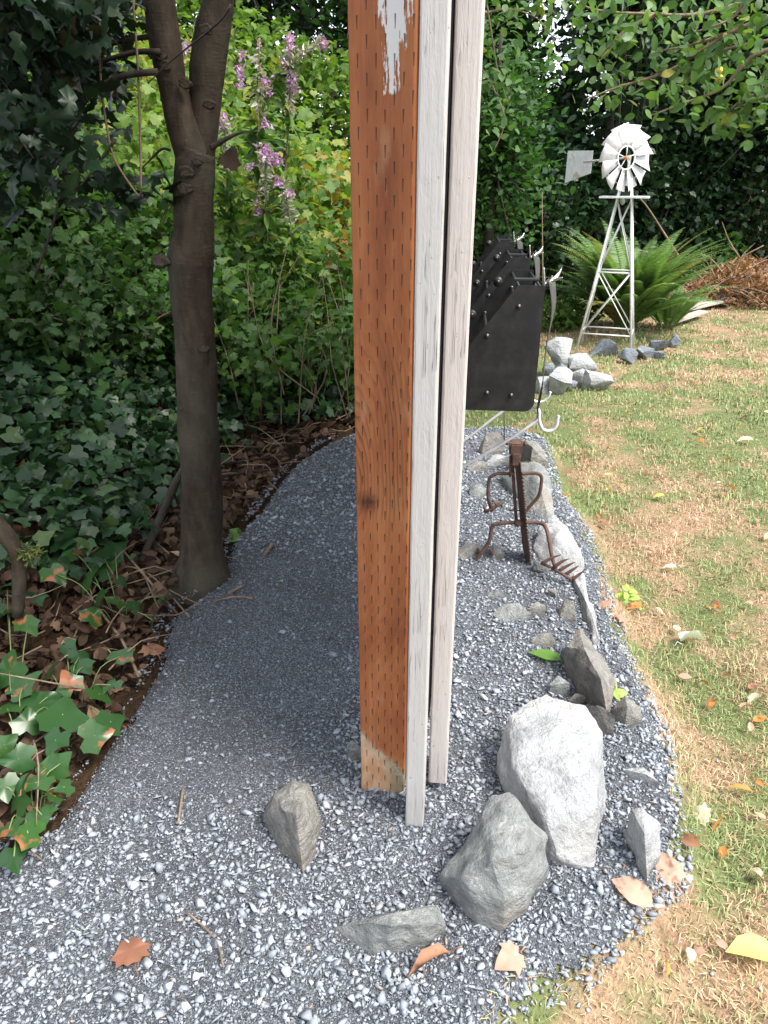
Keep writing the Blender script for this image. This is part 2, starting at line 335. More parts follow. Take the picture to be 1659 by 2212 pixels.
def fan(outline, zc=0.0, droop=0.25, cy=.38):
    """leaf outline (right half, from base to tip) mirrored into a fan about a centre"""
    right = [(x, y) for x, y in outline]; left = [(-x, y) for x, y in reversed(outline) if x > 1e-6]
    pts = right + left; V = [(0, cy, zc)]
    for x, y in pts: V.append((x, y, -droop * (x * x * 1.2 + (y - cy) ** 2 * .6) + (.05 if abs(x) > .01 else 0)))
    n = len(pts); F = [(0, 1 + i, 1 + (i + 1) % n) for i in range(n)]
    return np.array(V), np.array(F)
T = {
 'ovate': fan([(0, 0), (.2, .12), (.3, .38), (.22, .7), (0, 1)], 0, .3),
 'long': fan([(0, 0), (.12, .2), (.13, .6), (0, 1)], 0, .3),
 'ivy': fan([(0, .07), (.2, -.1), (.42, -.03), (.45, .15), (.58, .38), (.38, .50), (.27, .62), (.13, .86), (0, 1)], 0, .3),
 'lobed': fan([(0, 0), (.3, -.04), (.24, .14), (.56, .26), (.42, .42), (.46, .6), (.24, .62), (.2, .82), (0, 1.05)], 0, .3),
 'holly': fan([(0, 0), (.2, .08), (.13, .2), (.28, .34), (.15, .46), (.26, .62), (.11, .76), (0, 1)], .03, .5),
 'spray': fan([(0, 0), (.16, .1), (.07, .2), (.24, .36), (.09, .44), (.2, .62), (.06, .7), (0, 1)], 0, .4),
 'maple': fan([(0, .05), (.16, -.05), (.25, .05), (.46, .07), (.40, .22), (.56, .44), (.38, .47), (.30, .62), (.17, .84), (0, 1)], .03, .45),
 'pinna': (np.array([(0, 0, 0), (.12, .25, .02), (.08, .7, 0), (0, 1, -.1), (-.08, .7, 0), (-.12, .25, .02)]), np.array([(0, 1, 5), (1, 2, 5), (5, 2, 4), (2, 3, 4)])),
 'petal': (np.array([(0, 0, 0), (.35, .5, .12), (0, 1, 0), (-.35, .5, .12)]), np.array([(0, 1, 2), (0, 2, 3)])),
}
def leaves(pos, size, tpl, nrm=None, spread=.6, fwd=None, tone=None, rng=R):
    """returns V, F, tone for N leaves; nrm = preferred normal, spread = randomness"""
    tv, tf = T[tpl]; n = len(pos); pos = np.asarray(pos, float)
    if nrm is None: nrm = np.array([0, 0, 1.0])
    nn = unit(np.broadcast_to(nrm, (n, 3)) + rng.normal(0, spread, (n, 3)))
    f = rng.normal(0, 1, (n, 3)) if fwd is None else np.broadcast_to(fwd, (n, 3)) + rng.normal(0, .35, (n, 3))
    f = unit(f - (f * nn).sum(1, keepdims=True) * nn); r = np.cross(f, nn)
    s = np.broadcast_to(size, (n,))[:, None, None]
    curl = rng.uniform(.3, 2.2, (n, 1, 1)); wid = rng.uniform(.8, 1.15, (n, 1, 1))
    V = pos[:, None, :] + s * (tv[None, :, 0:1] * wid * r[:, None, :] + tv[None, :, 1:2] * f[:, None, :] + curl * tv[None, :, 2:3] * nn[:, None, :])
    F = tf[None] + (np.arange(n) * len(tv))[:, None, None]
    t = rng.uniform(0, 1, n) if tone is None else np.clip(np.asarray(tone) + rng.normal(0, .12, n), 0, 1)
    return V.reshape(-1, 3), F.reshape(-1, 3), np.repeat(t, len(tv))
def leafobj(name, pos, size, tpl, mat, parent=None, **kw):
    op = {k: kw.pop(k) for k in ('nrm', 'spread', 'fwd', 'tone') if k in kw}
    V, F, t = leaves(pos, size, tpl, **op)
    return link(name, raw(name, V, F, tone=t), mat, parent, **kw)
def merge(parts):
    V, F, Tt, o = [], [], [], 0
    for p in parts:
        V.append(p[0]); F.append(p[1] + o); o += len(p[0])
        if len(p) > 2: Tt.append(p[2])
    return (np.concatenate(V), np.concatenate(F)) + ((np.concatenate(Tt),) if Tt else ())
def tube(pts, rad, seg=8, sub=1, jitter=0.0, cap=True):
    pts = np.asarray(pts, float); rad = np.broadcast_to(np.asarray(rad, float), (len(pts),)).copy()
    if sub > 1 and len(pts) > 2:      # catmull-rom
        q = np.vstack([2 * pts[0] - pts[1], pts, 2 * pts[-1] - pts[-2]]); A = []; B = []
        for i in range(1, len(q) - 2):
            for t in np.arange(sub) / sub:
                p0, p1, p2, p3 = q[i - 1:i + 3]; A.append(.5 * (2 * p1 + (p2 - p0) * t + (2 * p0 - 5 * p1 + 4 * p2 - p3) * t * t + (3 * p1 - p0 - 3 * p2 + p3) * t ** 3))
                B.append(rad[i - 1] * (1 - t) + rad[min(i, len(rad) - 1)] * t)
        A.append(pts[-1]); B.append(rad[-1]); pts = np.array(A); rad = np.array(B)
    if jitter: pts = pts + R.normal(0, jitter, pts.shape)
    tg = unit(np.gradient(pts, axis=0)); ref = np.array([0, 0, 1.0]) if abs(tg[0][2]) < .9 else np.array([1.0, 0, 0])
    u = unit(np.cross(tg[0], ref)); V = []; n = len(pts)
    for i in range(n):
        u = u - tg[i] * (u @ tg[i]); u = u / max(np.linalg.norm(u), 1e-9); v = np.cross(tg[i], u)
        a = np.arange(seg) * 2 * np.pi / seg; V.append(pts[i] + rad[i] * (np.cos(a)[:, None] * u + np.sin(a)[:, None] * v))
    V = np.concatenate(V); F = []
    i = np.arange(n - 1)[:, None] * seg; j = np.arange(seg)[None]; jn = (j + 1) % seg
    a, b, c, d = i + j, i + jn, i + seg + jn, i + seg + j
    F = np.concatenate([np.stack([a, b, c], -1).reshape(-1, 3), np.stack([a, c, d], -1).reshape(-1, 3)])
    if cap:
        V = np.vstack([V, pts[0], pts[-1]]); q = len(V) - 2; jj = np.arange(seg)
        F = np.vstack([F, np.stack([np.full(seg, q), (jj + 1) % seg, jj], -1), np.stack([np.full(seg, q + 1), (n - 1) * seg + jj, (n - 1) * seg + (jj + 1) % seg], -1)])
    return V, F
def tubeobj(name, pts, rad, mat, parent=None, seg=8, sub=1, jitter=0, **kw):
    V, F = tube(pts, rad, seg, sub, jitter); return link(name, raw(name, V, F, smooth=True), mat, parent, **kw)
def prism(name, poly, depthvec, mat, parent=None, bevel=0.0, **kw):
    """extrude a polygon of 3-D points along a vector"""
    bm = bmesh.new(); vs = [bm.verts.new(p) for p in poly]; f = bm.faces.new(vs)
    r = bmesh.ops.extrude_face_region(bm, geom=[f]); bmesh.ops.translate(bm, verts=[g for g in r['geom'] if isinstance(g, bmesh.types.BMVert)], vec=Vector(depthvec))
    bmesh.ops.recalc_face_normals(bm, faces=bm.faces[:])
    if bevel: bmesh.ops.bevel(bm, geom=bm.edges[:], offset=bevel, segments=2, affect='EDGES')
    me = bpy.data.meshes.new(name); bm.to_mesh(me); bm.free(); return link(name, me, mat, parent, **kw)
def box(name, lo, hi, mat, parent=None, bevel=0.0, **kw):
    x0, y0, z0 = lo; x1, y1, z1 = hi
    return prism(name, [(x0, y0, z0), (x1, y0, z0), (x1, y0, z1), (x0, y0, z1)], (0, y1 - y0, 0), mat, parent, bevel, **kw)

# ------------------------------------------------------------------ ground shape
def pix(L, z=0.0): return np.array([P(a, b, z)[:2] for a, b in L])
LEFT = [(-260, 2050), (0, 1840), (120, 1770), (200, 1640), (262, 1560), (335, 1440), (358, 1335), (470, 1250), (502, 1160), (560, 1100), (600, 1040), (640, 995), (700, 955), (770, 928)]
RIGHT = [(900, 915), (1010, 935), (1100, 930), (1180, 955), (1200, 1060), (1255, 1130), (1292, 1230), (1312, 1300), (1345, 1400), (1388, 1480), (1432, 1600), (1462, 1690), (1475, 1800), (1445, 1900), (1385, 2030), (1260, 2115), (1150, 2160), (1070, 2240), (1000, 2420)]
GP = np.vstack([pix(LEFT), pix(RIGHT, -.035), [[-.1, -.6], [-1.6, -.6]]])
OPEN = np.vstack([pix(LEFT), [[.15, 4.6], [.6, 6.5], [1.2, 9.5], [2.5, 11.5], [9, 12.5], [12, -3], [-2.2, -3]]])
def sdist(p, poly):
    """signed distance, + inside"""
    p = np.asarray(p, float)[:, :2]; a = poly; b = np.roll(poly, -1, 0); d = np.full(len(p), 1e9); ins = np.zeros(len(p), bool)
    for i in range(len(a)):
        e = b[i] - a[i]; q = p - a[i]; t = np.clip((q @ e) / (e @ e), 0, 1); d = np.minimum(d, np.hypot(*(q - t[:, None] * e).T))
        c = ((a[i, 1] > p[:, 1]) != (b[i, 1] > p[:, 1])) & (p[:, 0] < (b[i, 0] - a[i, 0]) * (p[:, 1] - a[i, 1]) / (b[i, 1] - a[i, 1] + 1e-12) + a[i, 0]); ins ^= c
    return np.where(ins, d, -d)
def sm(x, a, b):
    t = np.clip((x - a) / (b - a), 0, 1); return t * t * (3 - 2 * t)
_ph = R.uniform(0, 6.28, (12, 2)); _fr = R.normal(0, 1, (12, 2))
def wav(x, y, s):
    v = 0
    for i in range(12): v = v + np.sin((x * _fr[i, 0] + y * _fr[i, 1]) * s * (1 + .17 * i) + _ph[i, 0])
    return v / 12
LZ = -0.10
def H(p):
    p = np.asarray(p, float); x, y = p[:, 0], p[:, 1]; g = sdist(p, GP); o = sdist(p, OPEN)
    lawn = np.where(o > 0, sm(-g, -.06, .10), 0) * LZ
    bank = np.where(o < 0, .03 * sm(-o, 0, .1) + .42 * np.maximum(-o - .30, 0) ** 1.05, 0); bank = np.minimum(bank, 1.5 + .1 * wav(x, y, .8))
    bank = np.where((o < 0) & (x > .5), np.minimum(bank, LZ + .12 * np.maximum(-o - .6, 0)), bank)
    lawn = np.where((o < 0) & (x > .5), 0, lawn)
    mound = .012 * np.exp(-((x - .25) ** 2 + (y - 2.0) ** 2) / .5) * sm(g, 0, .15)
    wm = P(1330, 735, LZ); mound += .07 * np.exp(-((x - wm[0]) ** 2 + (y - wm[1] - .2) ** 2) / .30)
    rough = .007 * wav(x, y, 6) * sm(g, 0, .1) + .012 * wav(x, y, 2.5) + .004 * wav(x, y, 17) * sm(g, 0, .1)
    return lawn + bank + mound + rough
def Hp(x, y): return float(H(np.array([[x, y]]))[0])
def G(px, py):
    """ground point seen at a photo bearing"""
    z = 0.0
    for _ in range(8): q = P(px, py, z); z = .5 * z + .5 * Hp(q[0], q[1])
    q = P(px, py, z); return np.array([q[0], q[1], Hp(q[0], q[1])])

def gridmesh(name, x0, x1, y0, y1, step, mat, keep=None, dz=0, **kw):
    xs = np.arange(x0, x1 + step / 2, step); ys = np.arange(y0, y1 + step / 2, step); X, Y = np.meshgrid(xs, ys); p = np.stack([X.ravel(), Y.ravel()], -1)
    V = np.column_stack([p, H(p) + dz]); nx = len(xs); i, j = np.meshgrid(np.arange(nx - 1), np.arange(len(ys) - 1)); a = (j * nx + i).ravel()
    F = np.stack([a, a + 1, a + nx + 1, a + nx], -1)
    if keep is not None: k = keep(p); F = F[k[F].any(1)]
    used, inv = np.unique(F, return_inverse=True)
    return link(name, raw(name, V[used], inv.reshape(F.shape), smooth=True), mat, **kw)
gridmesh('ground', -9, 9, -1.5, 16, .12, 'soil', dz=-.03, kind='structure', label='dark forest soil of the shaded bank beside the gravel')
bm = bmesh.new(); q = [bm.verts.new(v) for v in ((-150, -60, -.35), (150, -60, -.35), (150, 250, -.35), (-150, 250, -.35))]; bm.faces.new(q)
me = bpy.data.meshes.new('terrain'); bm.to_mesh(me); bm.free(); link('terrain', me, 'soil', kind='structure', label='ground running on beyond the trees')
gridmesh('lawn', -.5, 9, -.8, 13.5, .06, 'lawn', keep=lambda p: (sdist(p, OPEN) > -.5) & (sdist(p, GP) < .22) & (p[:, 0] > -.3), dz=.0, kind='structure', label='patchy dry lawn right of the gravel bed')
gridmesh('gravel_path', -2.2, 1.6, -.6, 4.3, .02, 'grit', keep=lambda p: sdist(p, GP) > .03, dz=.004, kind='structure', label='packed grey crushed rock fines under the loose gravel')

# ------------------------------------------------------------------ loose gravel
def stone_template(n, seed):
    r = np.random.default_rng(seed); p = unit(r.normal(0, 1, (n, 3))) * np.array([1, r.uniform(.6, .9), r.uniform(.35, .6)]) * .5
    bm = bmesh.new(); [bm.verts.new(v) for v in p]; bmesh.ops.convex_hull(bm, input=bm.verts[:]); bmesh.ops.triangulate(bm, faces=bm.faces[:])
    bm.verts.index_update(); V = np.array([v.co[:] for v in bm.verts]); F = np.array([[v.index for v in f.verts] for f in bm.faces]); bm.free(); return V, F
def rots(n):
    q = unit(R.normal(0, 1, (n, 4))); w_, x, y, z = q.T
    return np.stack([1 - 2 * (y * y + z * z), 2 * (x * y - z * w_), 2 * (x * z + y * w_), 2 * (x * y + z * w_), 1 - 2 * (x * x + z * z), 2 * (y * z - x * w_), 2 * (x * z - y * w_), 2 * (y * z + x * w_), 1 - 2 * (x * x + y * y)], -1).reshape(n, 3, 3)
def rotz_tilt(n, tilt):
    a = R.uniform(0, 6.28, n); Z = np.zeros((n, 3, 3)); Z[:, 0, 0] = np.cos(a); Z[:, 0, 1] = -np.sin(a); Z[:, 1, 0] = np.sin(a); Z[:, 1, 1] = np.cos(a); Z[:, 2, 2] = 1
    b = R.normal(0, tilt, n); X = np.zeros((n, 3, 3)); X[:, 0, 0] = 1; X[:, 1, 1] = np.cos(b); X[:, 1, 2] = -np.sin(b); X[:, 2, 1] = np.sin(b); X[:, 2, 2] = np.cos(b)
    return np.einsum('nij,njk->nik', X, Z)
def scatter_stones(pos, size, tone, nv, nt=8):
    parts = []; grp = R.integers(0, nt, len(pos))
    for g in range(nt):
        tv, tf = stone_template(nv, 100 + g + nv); k = grp == g; n = int(k.sum())
        if not n: continue
        V = np.einsum('nij,vj->nvi', rotz_tilt(n, .45), tv) * size[k][:, None, None] + pos[k][:, None, :]
        parts.append((V.reshape(-1, 3), (tf[None] + (np.arange(n) * len(tv))[:, None, None]).reshape(-1, 3), np.repeat(tone[k], len(tv))))
    return merge(parts)
def inview(p, z=0, m=60):
    q = np.column_stack([p, np.full(len(p), z)]) - CAM; dz = q @ cFw; ok = dz > .2; dz = np.maximum(dz, .2)
    u = 829.5 + FPX * (q @ cR) / dz; v = 1106 - FPX * (q @ cUp) / dz
    return ok & (u > -m) & (u < 1659 + m) & (v > -m) & (v < 2212 + m * 2)
def cand(n, x0, x1, y0, y1): return np.column_stack([R.uniform(x0, x1, n), R.uniform(y0, y1, n)])
p = cand(360000, -2.1, 1.6, .1, 4.2); g = sdist(p, GP); dist = np.hypot(p[:, 0], p[:, 1])
# trodden middle of the path keeps fewer loose stones
PATHL = pix([(60, 2100), (300, 1750), (560, 1450), (640, 1200), (700, 1030)]); PATHW = .34
dp = np.full(len(p), 9.0)
for i in range(len(PATHL) - 1):
    a, b = PATHL[i], PATHL[i + 1]; e = b - a; t = np.clip(((p - a) @ e) / (e @ e), 0, 1); dp = np.minimum(dp, np.hypot(*(p - a - t[:, None] * e).T))
trod_shade = 1 - .86 * (1 - sm(dp + .12 * wav(p[:, 0], p[:, 1], 5), .14, .44)) * sm(p[:, 1], .85, 1.15) * (1 - .85 * sm(p[:, 1], 1.7, 2.4))
clump = .72 + .5 * wav(p[:, 0], p[:, 1], 11)
dens = np.clip(1.4 / np.maximum(dist, .9), .35, 1) * trod_shade * np.clip(clump, .3, 1.2)
keep = (g > -.02 + .06 * wav(p[:, 0], p[:, 1], 9)) & inview(p) & (R.uniform(0, 1, len(p)) < dens * .92)
p = p[keep]; trod_shade = trod_shade[keep]; n = len(p)
size = np.exp(R.normal(math.log(.0098), .42, n)) * np.where(trod_shade < .6, .8, 1.0); size = np.clip(size, .0035, .030)
zz = H(p) + .004 + size * R.uniform(.0, .28, n); tone = np.clip(R.beta(2.4, 1.9, n) * .93 + (size - .011) * 12 + R.normal(0, .05, n), 0, .98); tone = tone * np.where(trod_shade < .6, .8, 1.0); tone = np.where(R.uniform(0, 1, n) < .012, 1.0, tone)  # lower tone on the trodden strip paints the path's shade into the stones
far = np.hypot(p[:, 0], p[:, 1]) > 2.3
size = np.where(far, size * 1.15, size)
V, F, t = merge([scatter_stones(np.column_stack([p, zz])[~far], size[~far], tone[~far], 8), scatter_stones(np.column_stack([p, zz])[far], size[far], tone[far], 7)])
link('gravel', raw('gravel', V, F, tone=t), 'stone', kind='stuff', label='loose crushed grey stone covering the path and bed'); ng = n
p = cand(190000, -2.1, 1.6, .1, 4.2); g = sdist(p, GP); dist = np.hypot(p[:, 0], p[:, 1]); k = (g > -.01 + .06 * wav(p[:, 0], p[:, 1], 9)) & inview(p) & (R.uniform(0, 1, len(p)) < np.clip(1.5 / np.maximum(dist, 1), .3, 1)); p = p[k]; n2 = len(p)
s_ = np.exp(R.normal(math.log(.0056), .25, n2)) * np.clip(dist[k] / 1.8, 1, 1.6); V, F, t = scatter_stones(np.column_stack([p, H(p) + .004 + s_ * .15]), s_, np.clip(R.beta(2, 2.6, n2), 0, .97), 6, 6)
link('fine_gravel', raw('fine_gravel', V, F, tone=t), 'stone', kind='stuff', label='small grey chips between the larger stones')
# stray stones thrown onto the lawn edge
p = cand(16000, -.2, 1.9, .3, 3.6); g = sdist(p, GP); p = p[(g < 0) & (sdist(p, OPEN) > 0) & (R.uniform(0, 1, len(p)) < .75 * np.exp(g / .045) + .004)]
s_ = np.exp(R.normal(math.log(.008), .35, len(p))); V, F, t = scatter_stones(np.column_stack([p, H(p) + s_ * .3]), s_, R.uniform(.3, 1, len(p)), 9)
link('stray_gravel', raw('stray_gravel', V, F, tone=t), 'stone', kind='stuff', label='stray pale stones spilled along the lawn edge')

# ------------------------------------------------------------------ debris on the gravel
def debris():
    q = cand(9000, -2.1, 1.6, .3, 4.0); g_ = sdist(q, GP); q = q[(g_ > 0) & inview(q)]; g_ = sdist(q, GP); q = q[R.uniform(0, 1, len(q)) < .05 + .5 * np.exp(-g_ / .06)]
    a = leaves(np.column_stack([q, H(q) + .012]), .014 * R.uniform(.4, 1.6, len(q)), 'pinna', spread=.25); link('gravel_debris', raw('gravel_debris', a[0], a[1], tone=a[2]), 'litter', kind='stuff', label='bits of dry leaf and needle caught in the gravel')
debris()
# ------------------------------------------------------------------ grass
def blades(p, h, wdt, lean, tone):
    n = len(p); z = H(p) - .004; a = R.uniform(0, 6.28, n); d = np.stack([np.cos(a), np.sin(a), 0 * a], -1); s = np.stack([-np.sin(a), np.cos(a), 0 * a], -1)
    b = np.column_stack([p, z]); s = s * wdt[:, None]; up = np.array([0, 0, 1.0]); l = lean[:, None]; hh = h[:, None]
    V = np.stack([b - s, b + s, b - s * .8 + hh * (.6 * up * (1 - l * .4) + .25 * l * d), b + s * .8 + hh * (.6 * up * (1 - l * .4) + .25 * l * d), b + hh * (up * (1 - l * .8) + l * d)], 1)
    F = np.array([(0, 1, 3), (0, 3, 2), (2, 3, 4)])[None] + (np.arange(n) * 5)[:, None, None]
    return V.reshape(-1, 3), F.reshape(-1, 3), np.repeat(tone, 5)
p = cand(1900000, -.1, 7.5, .3, 12.5); dist = np.hypot(p[:, 0], p[:, 1]); k = R.uniform(0, 1, len(p)) < np.clip((1.5 / dist) ** 1.75, .0, 1) * .95; p = p[k]
k = inview(p, LZ); p = p[k]; g = sdist(p, GP); o = sdist(p, OPEN); k = (g < .07 * wav(p[:, 0], p[:, 1], 9) + .012) & (o > -.15) & (R.uniform(0, 1, len(p)) < .35 + sm(-g, 0, .08)); p = p[k]
dist = np.hypot(p[:, 0], p[:, 1]); n = len(p); sc = np.clip(dist / 2.2, 1, 3.0)
tn = R.uniform(0, 1, n); h = R.uniform(.014, .042, n) * np.clip(.9 + 1.1 * wav(p[:, 0], p[:, 1], 6), .3, 1.8) * np.clip(sc, 1, 1.3)
V, F, t = blades(p, h, R.uniform(.0008, .0017, n) * sc, np.where(tn < .5, R.uniform(.4, 1.2, n), R.uniform(.1, .7, n)), tn)
link('grass', raw('grass', V, F, tone=t), 'blade', kind='stuff', label='short grass, part green and part dried tan'); nb = n
print('gravel', ng, 'blades', nb)

# ------------------------------------------------------------------ rocks
def rock_mesh(pts, amp, cuts=5, seed=0, round_=.10):
    bm = bmesh.new(); [bm.verts.new(p) for p in pts]
    r = bmesh.ops.convex_hull(bm, input=bm.verts[:]); bmesh.ops.delete(bm, geom=[v for v in bm.verts if not v.link_faces], context='VERTS')
    bmesh.ops.triangulate(bm, faces=bm.faces[:]); bmesh.ops.subdivide_edges(bm, edges=bm.edges[:], cuts=cuts, use_grid_fill=True)
    for _ in range(2): bmesh.ops.smooth_vert(bm, verts=bm.verts[:], factor=round_, use_axis_x=True, use_axis_y=True, use_axis_z=True)
    bm.normal_update(); off = Vector((seed * 3.7, seed * 1.3, seed * .7))
    for v in bm.verts:
        c = v.co; a = mnoise.fractal(c * (1.1 / amp * .12) + off, 1.0, 2.0, 5) * amp
        ridge = (abs(mnoise.noise(c * (.55 / amp * .3) + off * 2)) - .25) * amp * 1.1
        cell = mnoise.cell(c * (.075 / amp) + off) * .55 if cuts >= 6 else 0
        v.co = c + v.normal * (a * .8 - ridge * .8 + cell * amp * .35)
    bmesh.ops.triangulate(bm, faces=bm.faces[:])
    me = bpy.data.meshes.new('rock'); bm.to_mesh(me); bm.free()
    for f in me.polygons: f.use_smooth = True
    me.set_sharp_from_angle(angle=math.radians(38)); return me
rseed = 0
def rock(label, pts, mat, cuts=6, amp=None, group=None, name='rock', zb=0.0):
    """pts: (px, py, height above base zb); a foot is added below each"""
    global rseed; rseed += 1; L = []
    c0_ = np.mean([P(a, b, z)[:2] for a, b, z in pts], axis=0); zb = Hp(c0_[0], c0_[1])
    for a, b, z in pts: L.append(P(a, b, zb + z))
    L = np.array(L); c = L.mean(0); foot = L.copy(); foot[:, 2] = zb - .05; foot[:, :2] = c[:2] + (foot[:, :2] - c[:2]) * .96
    ext = np.ptp(L, axis=0)[:2].max(); amp = amp or ext * .035
    c = np.array([c[0], c[1], zb]); me = rock_mesh(np.vstack([L, foot]) - c, amp, cuts, rseed)
    o = link(name, me, mat, label=label, cat='rock', group=group); o.location = c; return o
def blob(label, px, py, wpx, hz, mat, name='rock', depth=.8, group=None, z=None, tilt=0, cuts=4):
    """free-lying rock: centre bearing, width in photo pixels, height in metres"""
    global rseed; rseed += 1; r = np.random.default_rng(rseed * 17); c = G(px, py)
    if z is not None: c = P(px, py, z)
    wm = wpx * S(c); p = unit(r.normal(0, 1, (11, 3))); p = np.sign(p) * np.abs(p) ** .8 * np.array([wm / 2, wm / 2 * depth, hz * .62]); p[:, 2] = np.maximum(p[:, 2], -hz * .45)
    a = tilt; Rm = np.array([[math.cos(a), 0, -math.sin(a)], [0, 1, 0], [math.sin(a), 0, math.cos(a)]]); p = p @ Rm.T
    o = link(name, rock_mesh(p, wm * .03, cuts, rseed, .12), mat, label=label, cat='rock', group=group); o.location = (c[0], c[1], c[2] + hz * .3); return o
# named stones of the bed: outlines as seen, with heights
rock('largest white boulder, smooth and domed, in the gravel right of the white boards',
     [(1072, 1610, .07), (1100, 1545, .12), (1180, 1500, .13), (1262, 1528, .12), (1302, 1580, .09), (1308, 1640, .05), (1306, 1760, .03), (1285, 1880, .0), (1215, 1876, .0), (1165, 1860, .0), (1120, 1770, .0), (1082, 1690, .02), (1130, 1600, .12), (1200, 1590, .135), (1262, 1620, .125), (1282, 1740, .09), (1180, 1770, .075), (1205, 1850, .035), (1110, 1660, .09)], 'rock_white', 9, .010)
rock('grey green angular boulder with a tan top, in front of the white boulder',
     [(950, 1892, .02), (1000, 1840, .07), (1040, 1770, .10), (1068, 1722, .11), (1100, 1712, .12), (1140, 1758, .12), (1190, 1808, .08), (1190, 1870, .05), (1135, 1965, .02), (1085, 2012, .0), (1035, 2005, .0), (985, 1945, .01), (1130, 1840, .125), (1060, 1860, .12), (1150, 1900, .08), (1090, 1950, .07), (1010, 1900, .08)], 'rock_grey', 9, .012)
rock('tall tan grey rock standing alone left of the orange post foot',
     [(567, 1765, .03), (590, 1712, .08), (632, 1684, .10), (668, 1688, .09), (690, 1760, .06), (684, 1830, .02), (655, 1892, .0), (625, 1860, .0), (585, 1810, .0), (640, 1760, .11), (610, 1750, .10)], 'rock_tan', 8, .008)
rock('low jagged grey rock nearest the camera, lying below the boards',
     [(715, 2010, .0), (780, 1990, .05), (850, 1968, .07), (900, 1985, .06), (945, 1958, .04), (962, 2000, .03), (950, 2030, .0), (880, 2045, .0), (800, 2066, .0), (770, 2045, .0), (845, 2000, .075), (930, 1990, .055)], 'rock_grey', 8, .010)
rock('upright white rock with a grey hollow side, beside the lawn edge',
     [(1352, 1790, .03), (1362, 1745, .07), (1390, 1740, .08), (1425, 1780, .07), (1424, 1840, .03), (1405, 1880, .0), (1398, 1902, .0), (1365, 1850, .0), (1350, 1820, .0), (1392, 1800, .09)], 'rock_white', 7, .008)
rock('flat white rock half sunk in gravel behind the upright white rock', [(1350, 1662, .02), (1390, 1655, .025), (1425, 1690, .02), (1420, 1702, .0), (1380, 1690, .0), (1355, 1675, .0), (1395, 1672, .03)], 'rock_white', 5)
rock('long ridged pale rock slab slanting down beside the green leaf',
     [(1220, 1400, .07), (1252, 1358, .08), (1290, 1400, .07), (1328, 1470, .05), (1325, 1520, .03), (1305, 1555, .02), (1270, 1520, .0), (1235, 1480, .0), (1222, 1440, .0), (1262, 1400, .11), (1298, 1470, .10), (1310, 1530, .06)], 'rock_tan', 8, .008)
rock('brown grey rock wedged between the ridged slab and the white boulder', [(1250, 1530, .02), (1290, 1520, .06), (1330, 1545, .06), (1325, 1580, .02), (1300, 1590, .0), (1258, 1560, .0)], 'rock_tan', 5)
rock('squat speckled tan rock right of the ridged slab', [(1325, 1530, .03), (1350, 1500, .05), (1385, 1530, .04), (1388, 1560, .01), (1350, 1572, .0), (1325, 1560, .0), (1355, 1525, .06)], 'rock_tan', 5)
rock('small dark grey cube like stone left of the ridged slab', [(1188, 1480, .03), (1205, 1458, .045), (1232, 1475, .04), (1230, 1495, .01), (1215, 1506, .0), (1195, 1490, .0)], 'rock_grey', 4)
rock('small rounded grey stone between the cube like stone and the boulder', [(1228, 1510, .02), (1245, 1496, .035), (1265, 1505, .03), (1258, 1522, .0), (1235, 1522, .0)], 'rock_tan', 4)
rock('small tan stone alone in gravel above the green leaf', [(1145, 1385, .01), (1165, 1366, .03), (1190, 1365, .035), (1203, 1390, .015), (1185, 1402, .0), (1160, 1395, .0)], 'rock_tan', 4)
rock('broad flat grey stone half buried below the rusty figure', [(1060, 1325, .01), (1085, 1305, .03), (1120, 1302, .035), (1148, 1325, .02), (1125, 1345, .0), (1085, 1345, .0)], 'rock_grey', 5)
rock('small pale stone touching the half buried flat stone', [(1140, 1315, .03), (1158, 1300, .045), (1180, 1308, .04), (1172, 1330, .0), (1145, 1335, .0)], 'rock_tan', 4)
rock('pinkish flat stone at the bed edge left of the yellow green seedling', [(1205, 1320, .01), (1222, 1290, .05), (1242, 1300, .05), (1245, 1335, .02), (1225, 1345, .0), (1208, 1340, .0)], 'rock_tan', 4)
rock('thin dark slab lying in gravel below the left foot of the figure', [(1048, 1282, .01), (1075, 1272, .03), (1105, 1285, .02), (1095, 1298, .0), (1055, 1292, .0)], 'rock_grey', 3)
rock('narrow white sliver of rock along the bed edge above the ridged slab', [(1238, 1245, .02), (1256, 1232, .02), (1280, 1310, .02), (1294, 1380, .015), (1284, 1402, .0), (1258, 1335, .0), (1244, 1285, .0), (1266, 1300, .035)], 'rock_white', 5)
rock('large white edging rock behind the right foot of the figure', [(1152, 1185, .01), (1165, 1140, .05), (1195, 1112, .05), (1235, 1150, .06), (1262, 1205, .04), (1256, 1255, .0), (1225, 1250, .0), (1175, 1225, .0), (1205, 1160, .07)], 'rock_white', 7, .008)
rock('tall grey edging rock right of the saw blade body', [(1085, 1030, .03), (1105, 1003, .06), (1150, 990, .09), (1185, 1020, .09), (1198, 1100, .02), (1190, 1135, .0), (1150, 1115, .0), (1105, 1060, .0), (1160, 1030, .10)], 'rock_grey', 7, .008)
rock('pale stained edging rock behind the head of the figure', [(1108, 985, .05), (1125, 950, .13), (1165, 955, .14), (1185, 1000, .08), (1170, 1020, .0), (1125, 1010, .0), (1150, 965, .16)], 'rock_tan', 6)
rock('grey rock with a dark side left of the figure head', [(1035, 965, .03), (1050, 935, .10), (1080, 932, .11), (1090, 960, .05), (1062, 985, .0), (1040, 985, .0)], 'rock_tan', 5)
rock('pale low rock beneath the front brace near the figure head', [(1048, 1000, .02), (1070, 980, .05), (1100, 985, .05), (1105, 1005, .0), (1060, 1010, .0)], 'rock_white', 4)
rock('tan stone at the edge of the right board, under the front brace', [(1008, 1010, .02), (1030, 992, .05), (1055, 1000, .04), (1048, 1020, .0), (1015, 1022, .0)], 'rock_tan', 4)
